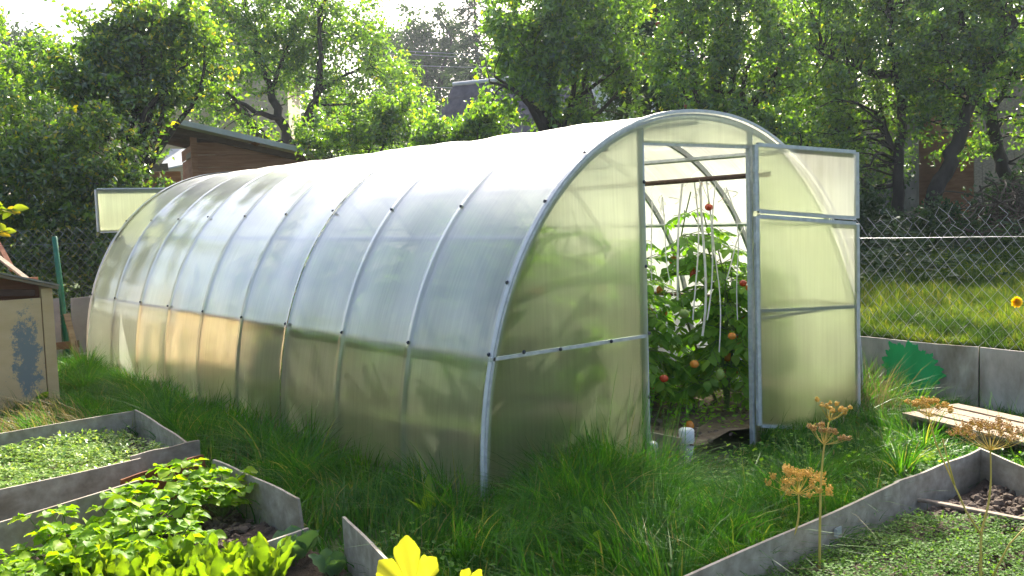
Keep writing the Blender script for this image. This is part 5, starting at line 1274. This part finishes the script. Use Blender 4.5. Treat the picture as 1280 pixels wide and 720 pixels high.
# ------------------------------------------------------------------ dried dill
def umbel(hm, sm, c, axis, R, rays, seed, per=40, dome=0.35, seedsz=0.0026):
    r = np.random.default_rng(seed); axis = np.asarray(axis, float)/np.linalg.norm(axis)
    a = np.cross(axis, (0.3, 1, 0.2)); a /= np.linalg.norm(a); b = np.cross(axis, a)
    for i in range(rays):
        q = math.sqrt((i+0.5)/rays); th = i*2.39996+r.normal()*0.15
        e = np.asarray(c)+(a*math.cos(th)+b*math.sin(th))*R*q+axis*(R*(0.62-dome*q*q)+r.normal()*0.006)
        m_ = (np.asarray(c)+e)/2-axis*0.06*R*q+(e-c)*0.05
        sm.tube([c, m_, e], [0.0011, 0.0008, 0.0007], 4, cap=False)
        for k in range(per):
            w = unit(1, r)[0]; w = w*0.55+axis*0.5+(a*math.cos(th)+b*math.sin(th))*0.3*q; s_ = e+w*R*0.21*r.uniform(.5, 1.15)
            sm.tube([e, s_], 0.0004, 3, cap=False)
            hm.ball(s_, seedsz*r.uniform(.7, 1.25), 5, 4, 0.1, (1, 1, 0.75), r)
def dill(label, pts, heads, seed, mat='dill_seed', branches=(), r0=0.0052):
    base = pts[0]; t = thing('dill_plant', label, 'dill', base, 'dried dill plants in the bed of seedlings')
    sm = MB(); p = np.array(pts); k = np.linspace(0, len(p)-1, 22); P = np.stack([np.interp(k, np.arange(len(p)), p[:, i]) for i in range(3)], 1)
    for _ in range(2): P[1:-1] = (P[:-2]+P[1:-1]*2+P[2:])/4
    sm.tube(P, np.linspace(r0, r0*0.5, 22), 8)
    for br in branches: sm.tube(np.array(br), np.linspace(r0*0.7, r0*0.4, len(br)), 7)
    sm.build('stem', M['dill_stem'], t, smooth=True)
    for j, (c, ax_, R, rays, dome, mt_) in enumerate(heads):
        hm, rm = MB(), MB(); umbel(hm, rm, c, ax_, R, rays, seed+j, dome=dome)
        u = rm.build('umbel', M['dill_stem'], t); hm.build('seeds', M[mt_ or mat], u)
d1 = depth_of(gp(985, 714, 0.05)); A = lambda x, y, d: at(x, y, d)
dill('shorter dried dill with one broad orange umbel', [gp(983, 716, 0.03), A(987, 680, d1), A(996, 660, d1), A(999, 640, d1), A(998, 617, d1)],
     [(A(998, 617, d1), UP+FW*-0.15+RT*0.04, 0.112, 30, 0.42, None)], 401)
d2 = depth_of(gp(1025, 724, 0.05))
dill('tall straight dried dill with two loose umbels one above the other', [gp(1024, 726, 0.03), A(1025, 650, d2), A(1026, 600, d2), A(1030, 558, d2), A(1036, 528, d2)],
     [(A(1030, 556, d2), UP+RT*0.25, 0.075, 16, 0.1, 'dill_seed_brown'), (A(1037, 526, d2), UP+RT*0.3, 0.062, 13, -0.2, None)], 411)
d3 = depth_of(gp(1226, 735, 0.05))
dill('forked dried dill with a wide brown umbel and a flat yellow one', [gp(1226, 740, 0.03), A(1226, 700, d3), A(1226, 668, d3), A(1236, 630, d3), A(1239, 600, d3), A(1238, 563, d3)],
     [(A(1238, 563, d3), UP+FW*0.05, 0.125, 30, 0.30, 'dill_seed_brown'), (A(1161, 521, d3*1.02), UP+RT*0.1, 0.075, 22, 0.25, None)], 421,
     branches=[[A(1226, 668, d3), A(1208, 640, d3), A(1190, 600, d3*1.01), A(1170, 555, d3*1.02), A(1161, 521, d3*1.02)], [A(1193, 606, d3), A(1186, 580, d3), A(1178, 548, d3)],
               [A(1233, 735, d3), A(1262, 680, d3), A(1290, 650, d3)]])

# ------------------------------------------------------------------ leafy sprig at the left edge and yellow flower at the right edge
def sprig(name, label, cat, pts, n, L, mat, seed, start=0.45):
    rr = np.random.default_rng(seed); p = np.array(pts); t = thing(name, label, cat, p[0])
    k = np.linspace(0, len(p)-1, 30); P = np.stack([np.interp(k, np.arange(len(p)), p[:, i]) for i in range(3)], 1)
    for _ in range(4): P[1:-1] = (P[:-2]+P[1:-1]*2+P[2:])/4
    sm, lm = MB(), MB(); sm.tube(P, np.linspace(0.008, 0.002, 30), 6)
    for i in range(n):
        f = start+(1-start)*(i+0.5)/n; q = P[int(f*29)]; sd = 1 if i % 2 else -1
        d_ = RT*sd*0.8+UP*rr.uniform(-.5, .7)+FW*rr.uniform(-.5, .5)+(P[-1]-P[20])/np.linalg.norm(P[-1]-P[20])*0.6
        grid_leaf(lm, q, d_, unit(1, rr)[0]*0.5-FW*0.6+UP*0.6, L*rr.uniform(.7, 1.15), L*0.55, ovate, 0.2, 0.25, 0.02, 7, 5, rr)
    sm.build('stem', M['stem_green'], t); lm.build('leaves', M[mat], t, smooth=True); return t
gq = gp(-210, 700, 0); Ds = 4.3
sprig('rose_bush', 'yellowing leafy rose shoots leaning in over the chest', 'rose bush', [gq, at(-160, 480, Ds), at(-90, 320, Ds), at(-30, 262, Ds), at(22, 262, Ds)], 34, 0.075, 'leaf_rose', 61, 0.4)
sprig('rose_bush', 'lower rose shoot with orange tinted leaves at the edge of the plywood chest', 'rose bush', [gq+RT*0.1, at(-140, 500, Ds), at(-80, 360, Ds), at(-40, 300, Ds), at(12, 288, Ds)], 26, 0.06, 'leaf_rose', 62, 0.45)
fy = thing('yellow_flower', 'single yellow flower on a thin stem in front of the wire fence', 'flower', gp(1345, 640, 0.05))
Df = depth_of(gp(1345, 640, 0.05)); sm = MB(); sm.tube(np.array([gp(1345, 640, 0.05), at(1330, 520, Df), at(1305, 430, Df), at(1285, 385, Df), at(1271, 377, Df)]), 0.0028, 6); sm.build('stem', M['stem_green'], fy)
fm = MB(); c = at(1270, 377, Df)
for k in range(34):
    th = k*2.39996; q = math.sqrt((k+.5)/34); d_ = (RT*math.cos(th)+UP*math.sin(th))*q-FW*(1.1-q)
    grid_leaf(fm, c, d_, -FW+UP*.3, 0.026, 0.013, obov, 0.1, 0.2, 0.0, 5, 3)
fm.build('petals', M['petal'], fy)

# ------------------------------------------------------------------ tomatoes in the greenhouse
def tomato_plant(seed, H, fruits):
    r = np.random.default_rng(seed); t = thing('tomato_plant', None, 'tomato plant', (0, 0, 0)); sm, lm = MB(), MB()
    stems = []
    for k in range(3):
        top = np.array([r.normal()*0.10, r.normal()*0.10, H*r.uniform(0.8, 1.0)]); P = bent((r.normal()*0.02, r.normal()*0.02, 0), top, 0.12, 12, r); stems.append(P)
        sm.tube(P, np.linspace(0.010, 0.004, 12), 6)
    for P in stems:
        for i in range(34):
            f = r.uniform(0.16, 1.0); q = P[int(f*11)]; a = r.uniform(0, 2*PI); L = r.uniform(0.18, 0.34)*(1.15-0.35*f)
            d_ = np.array([math.cos(a), math.sin(a), r.uniform(-.1, .45)]); e = q+d_*L-np.array([0, 0, L*0.35])
            R_ = np.array([q, q+d_*L*0.55, e]); sm.tube(R_, [0.003, 0.0022, 0.0012], 4, cap=False)
            m_ = 11
            for j in range(m_):
                u = 0.25+0.75*j/(m_-1); c = q*(1-u)**2+2*(q+d_*L*0.55)*u*(1-u)+e*u*u
                sd = 1 if j % 2 else -1; s = np.array([-math.sin(a), math.cos(a), 0])*sd
                dl = d_*0.6+s*(0 if j == m_-1 else 0.9)+np.array([0, 0, -.35])
                ll = L*r.uniform(.19, .32); grid_leaf(lm, c, dl, np.array([0, 0, 1.])+unit(1, r)[0]*.5, ll, ll*0.62, ovate, 0.35, -0.2, 0.06, 5, 3, r)
    for b_ in (sm, lm):
        for i_, v_ in enumerate(b_.v):
            rr = np.hypot(v_[:, 0], v_[:, 1]); k_ = np.where(rr > 0.36, (0.36+(rr-0.36)*0.2)/np.maximum(rr, 1e-6), 1.0); v_[:, :2] *= k_[:, None]
    sm.build('stems', M['stem_green'], t); lm.build('leaves', M['leaf_tomato'], t, smooth=True)
    for i in range(fruits):
        P = stems[i % 3]; f = 0.15+0.7*(i+0.5)/fruits; a = r.uniform(0, 2*PI); q = P[int(f*11)]+np.array([math.cos(a)*.11, math.sin(a)*.11, -0.03])
        kind = ('tomato_green', 'tomato_green', 'tomato_orange', 'tomato_green', 'tomato_red', 'tomato_orange', 'tomato_green')[(i+seed) % 7]
        fm = MB(); s = r.uniform(0.018, 0.029); fm.ball(q, s, 12, 8, 0.018, (1, r.uniform(.9, 1.1), r.uniform(.8, 1.35)), r)
        fm.tube([q+np.array([0, 0, s]), q+np.array([0.0, 0, s+0.02])], 0.0025, 4); fm.build('tomato', M[kind], t, smooth=True)
    return t
TGp = 'tomato plants inside the greenhouse'
pr_ = [tomato_plant(501, 1.26, 10), tomato_plant(502, 1.15, 9), tomato_plant(503, 1.05, 9)]
tp = [(0.32, 0.75, 'tomato plant with green and orange fruit standing full in the open doorway'), (0.62, 1.05, 'tomato plant close behind the foremost one in the doorway'), (0.42, 1.45, 'tomato plant deeper in the row seen through the doorway'),
      (0.95, 0.62, 'tomato plant close beside the door hinge inside the greenhouse'), (0.95, 1.7, None), (0.7, 2.3, None), (0.95, 3.0, None), (0.8, 3.8, None), (0.9, 4.7, None),
      (-0.95, 0.62, 'blurred tomato plant with red fruit behind the front panel'), (-0.72, 1.0, 'second blurred tomato plant behind the front panel'), (-0.78, 1.5, None), (-0.8, 2.5, None), (-0.8, 3.4, None), (-0.8, 4.4, None), (-0.68, 0.55, 'third blurred tomato plant close behind the front panel by the jamb'), (-0.75, 2.0, None), (-0.8, 2.95, None), (-0.15, 1.9, None), (0.20, 1.1, 'tomato plant at the opening edge of the doorway, half behind the front panel'), (0.75, 0.45, 'tomato plant in the doorway nearest the hinge jamb'), (0.05, 1.6, None)]
r = np.random.default_rng(9)
for i, (x, y, lab) in enumerate(tp):
    o = pr_[i] if i < 3 else copy_tree(pr_[i % 3])
    o.location = (x, y, 0.10); o.rotation_euler = (0, 0, r.uniform(0, 6.28)); s = r.uniform(.92, 1.12); o.scale = (s, s, s*(1.0 if i else 0.95))
    tag(o, lab or 'tomato plant dimly seen through the polycarbonate in the planted rows', 'tomato plant', TGp)
# single ripe fruit hanging in the doorway
for k, (px, py, Dp, rr_, mt_, lab) in enumerate(((886, 259, 5.75, 0.024, 'tomato_red', 'lone red tomato hanging on a bare stem near the pipe'), (929, 354, 5.6, 0.022, 'tomato_red', 'red tomato beside the door jamb, higher of two'),
                                                (936, 360, 5.62, 0.019, 'tomato_orange', 'orange tomato touching the red one beside the door jamb'), (862, 533, 5.55, 0.026, 'tomato_orange', 'long orange tomato hanging lowest above the white bottle'),
                                                (868, 455, 5.6, 0.026, 'tomato_orange', 'plump orange tomato in the middle of the doorway foliage'), (830, 473, 5.55, 0.025, 'tomato_red', 'red tomato low by the opening edge of the doorway'),
                                                (915, 420, 5.6, 0.023, 'tomato_orange', 'yellow-orange tomato in the foliage near the hinge side'), (855, 392, 5.55, 0.030, 'tomato_green', 'big pale green tomato among the upper leaves'),
                                                (900, 468, 5.6, 0.025, 'tomato_green', 'green plum tomato low on the hinge side'))):
    c = at(px, py, Dp); tm = thing('tomato', lab, 'tomato', c, 'ripening tomatoes in the doorway'); fm = MB(); fm.ball(c, rr_, 14, 10, 0.012, (1, 1.06, 1.35 if k in (3, 8) else 0.9)); fm.build('fruit', M[mt_], tm, smooth=True)
    cm = MB(); an = np.arange(5)*2*PI/5+k; cm.leaves(np.repeat([c+np.array([0, 0, rr_*(1.33 if k in (3, 8) else .92)])], 5, 0), np.stack([np.cos(an), np.sin(an), np.full(5, 0.25)], 1), np.tile([0., 0, 1], (5, 1)), rr_*0.95, rr_*0.3); cm.build('calyx', M['leaf_tomato'], tm)
    sm = MB(); sm.tube([c+np.array([0, 0, rr_*.9]), c+np.array([0.005, 0.01, rr_+0.03]), c+np.array([0.02, 0.06, rr_+0.10])], [0.003, 0.002, 0.002], 5); sm.build('stalk', M['stem_green'], tm)
# white strings tied to the pipe
def pipe_y(px, py):
    d_ = FW+RT*(px-640)/FPX+UP*(360-py)/FPX; t_ = (0.61-CAM[0])/d_[0]; return CAM+d_*t_
for k, (a, b, w, lab) in enumerate((((828, 246), (843, 372), 0.0035, 'thin white string with a tied tuft nearest the opening edge'), ((853, 230), (847, 375), 0.007, 'doubled white string tape hung from the pipe'),
                                  ((876, 226), (878, 420), 0.008, 'thickest white string hanging down the middle of the doorway'), ((883, 227), (884, 400), 0.005, 'white string close beside the thickest one'),
                                  ((908, 235), (922, 400), 0.0035, 'thin white string with a knotted loop near the hinge side'), ((930, 282), (908, 350), 0.004, 'slanting white string crossing down from the hinge side'),
                                  ((932, 283), (940, 350), 0.0035, 'short white string beside the hinge jamb'), ((868, 228), (866, 400), 0.005, 'plain white string between the doubled tape and the thickest one'), ((895, 225), (899, 440), 0.004, 'long thin white string reaching lowest into the leaves'), ((815, 250), (822, 400), 0.004, 'white string almost touching the opening edge jamb'))):
    A_ = pipe_y(*a); Dd = depth_of(A_); B_ = at(b[0], b[1], Dd-0.12)
    if k in (5, 6): A_ = at(a[0], a[1], 5.9); B_ = at(b[0], b[1], 5.75)
    t = thing('string', lab, 'string', A_, 'white strings hanging in the greenhouse doorway'); mb = MB(); P = bent(A_, B_, 0.07, 12)
    mb.tube(P, w*0.95, 6); mb.build('strand', M['string'], t)
    if k in (0, 2, 4):
        mb = MB()
        for i in range(9):
            q = A_+np.array([0, 0, -0.01])+np.random.default_rng(i+k).normal(size=3)*0.012; mb.tube(bent(q, q+np.array([np.random.default_rng(i).normal()*0.03, 0, -0.02-0.07*(i/9)]), 0.4, 6, np.random.default_rng(i)), 0.002, 4)
        mb.build('knot', M['string'], t)
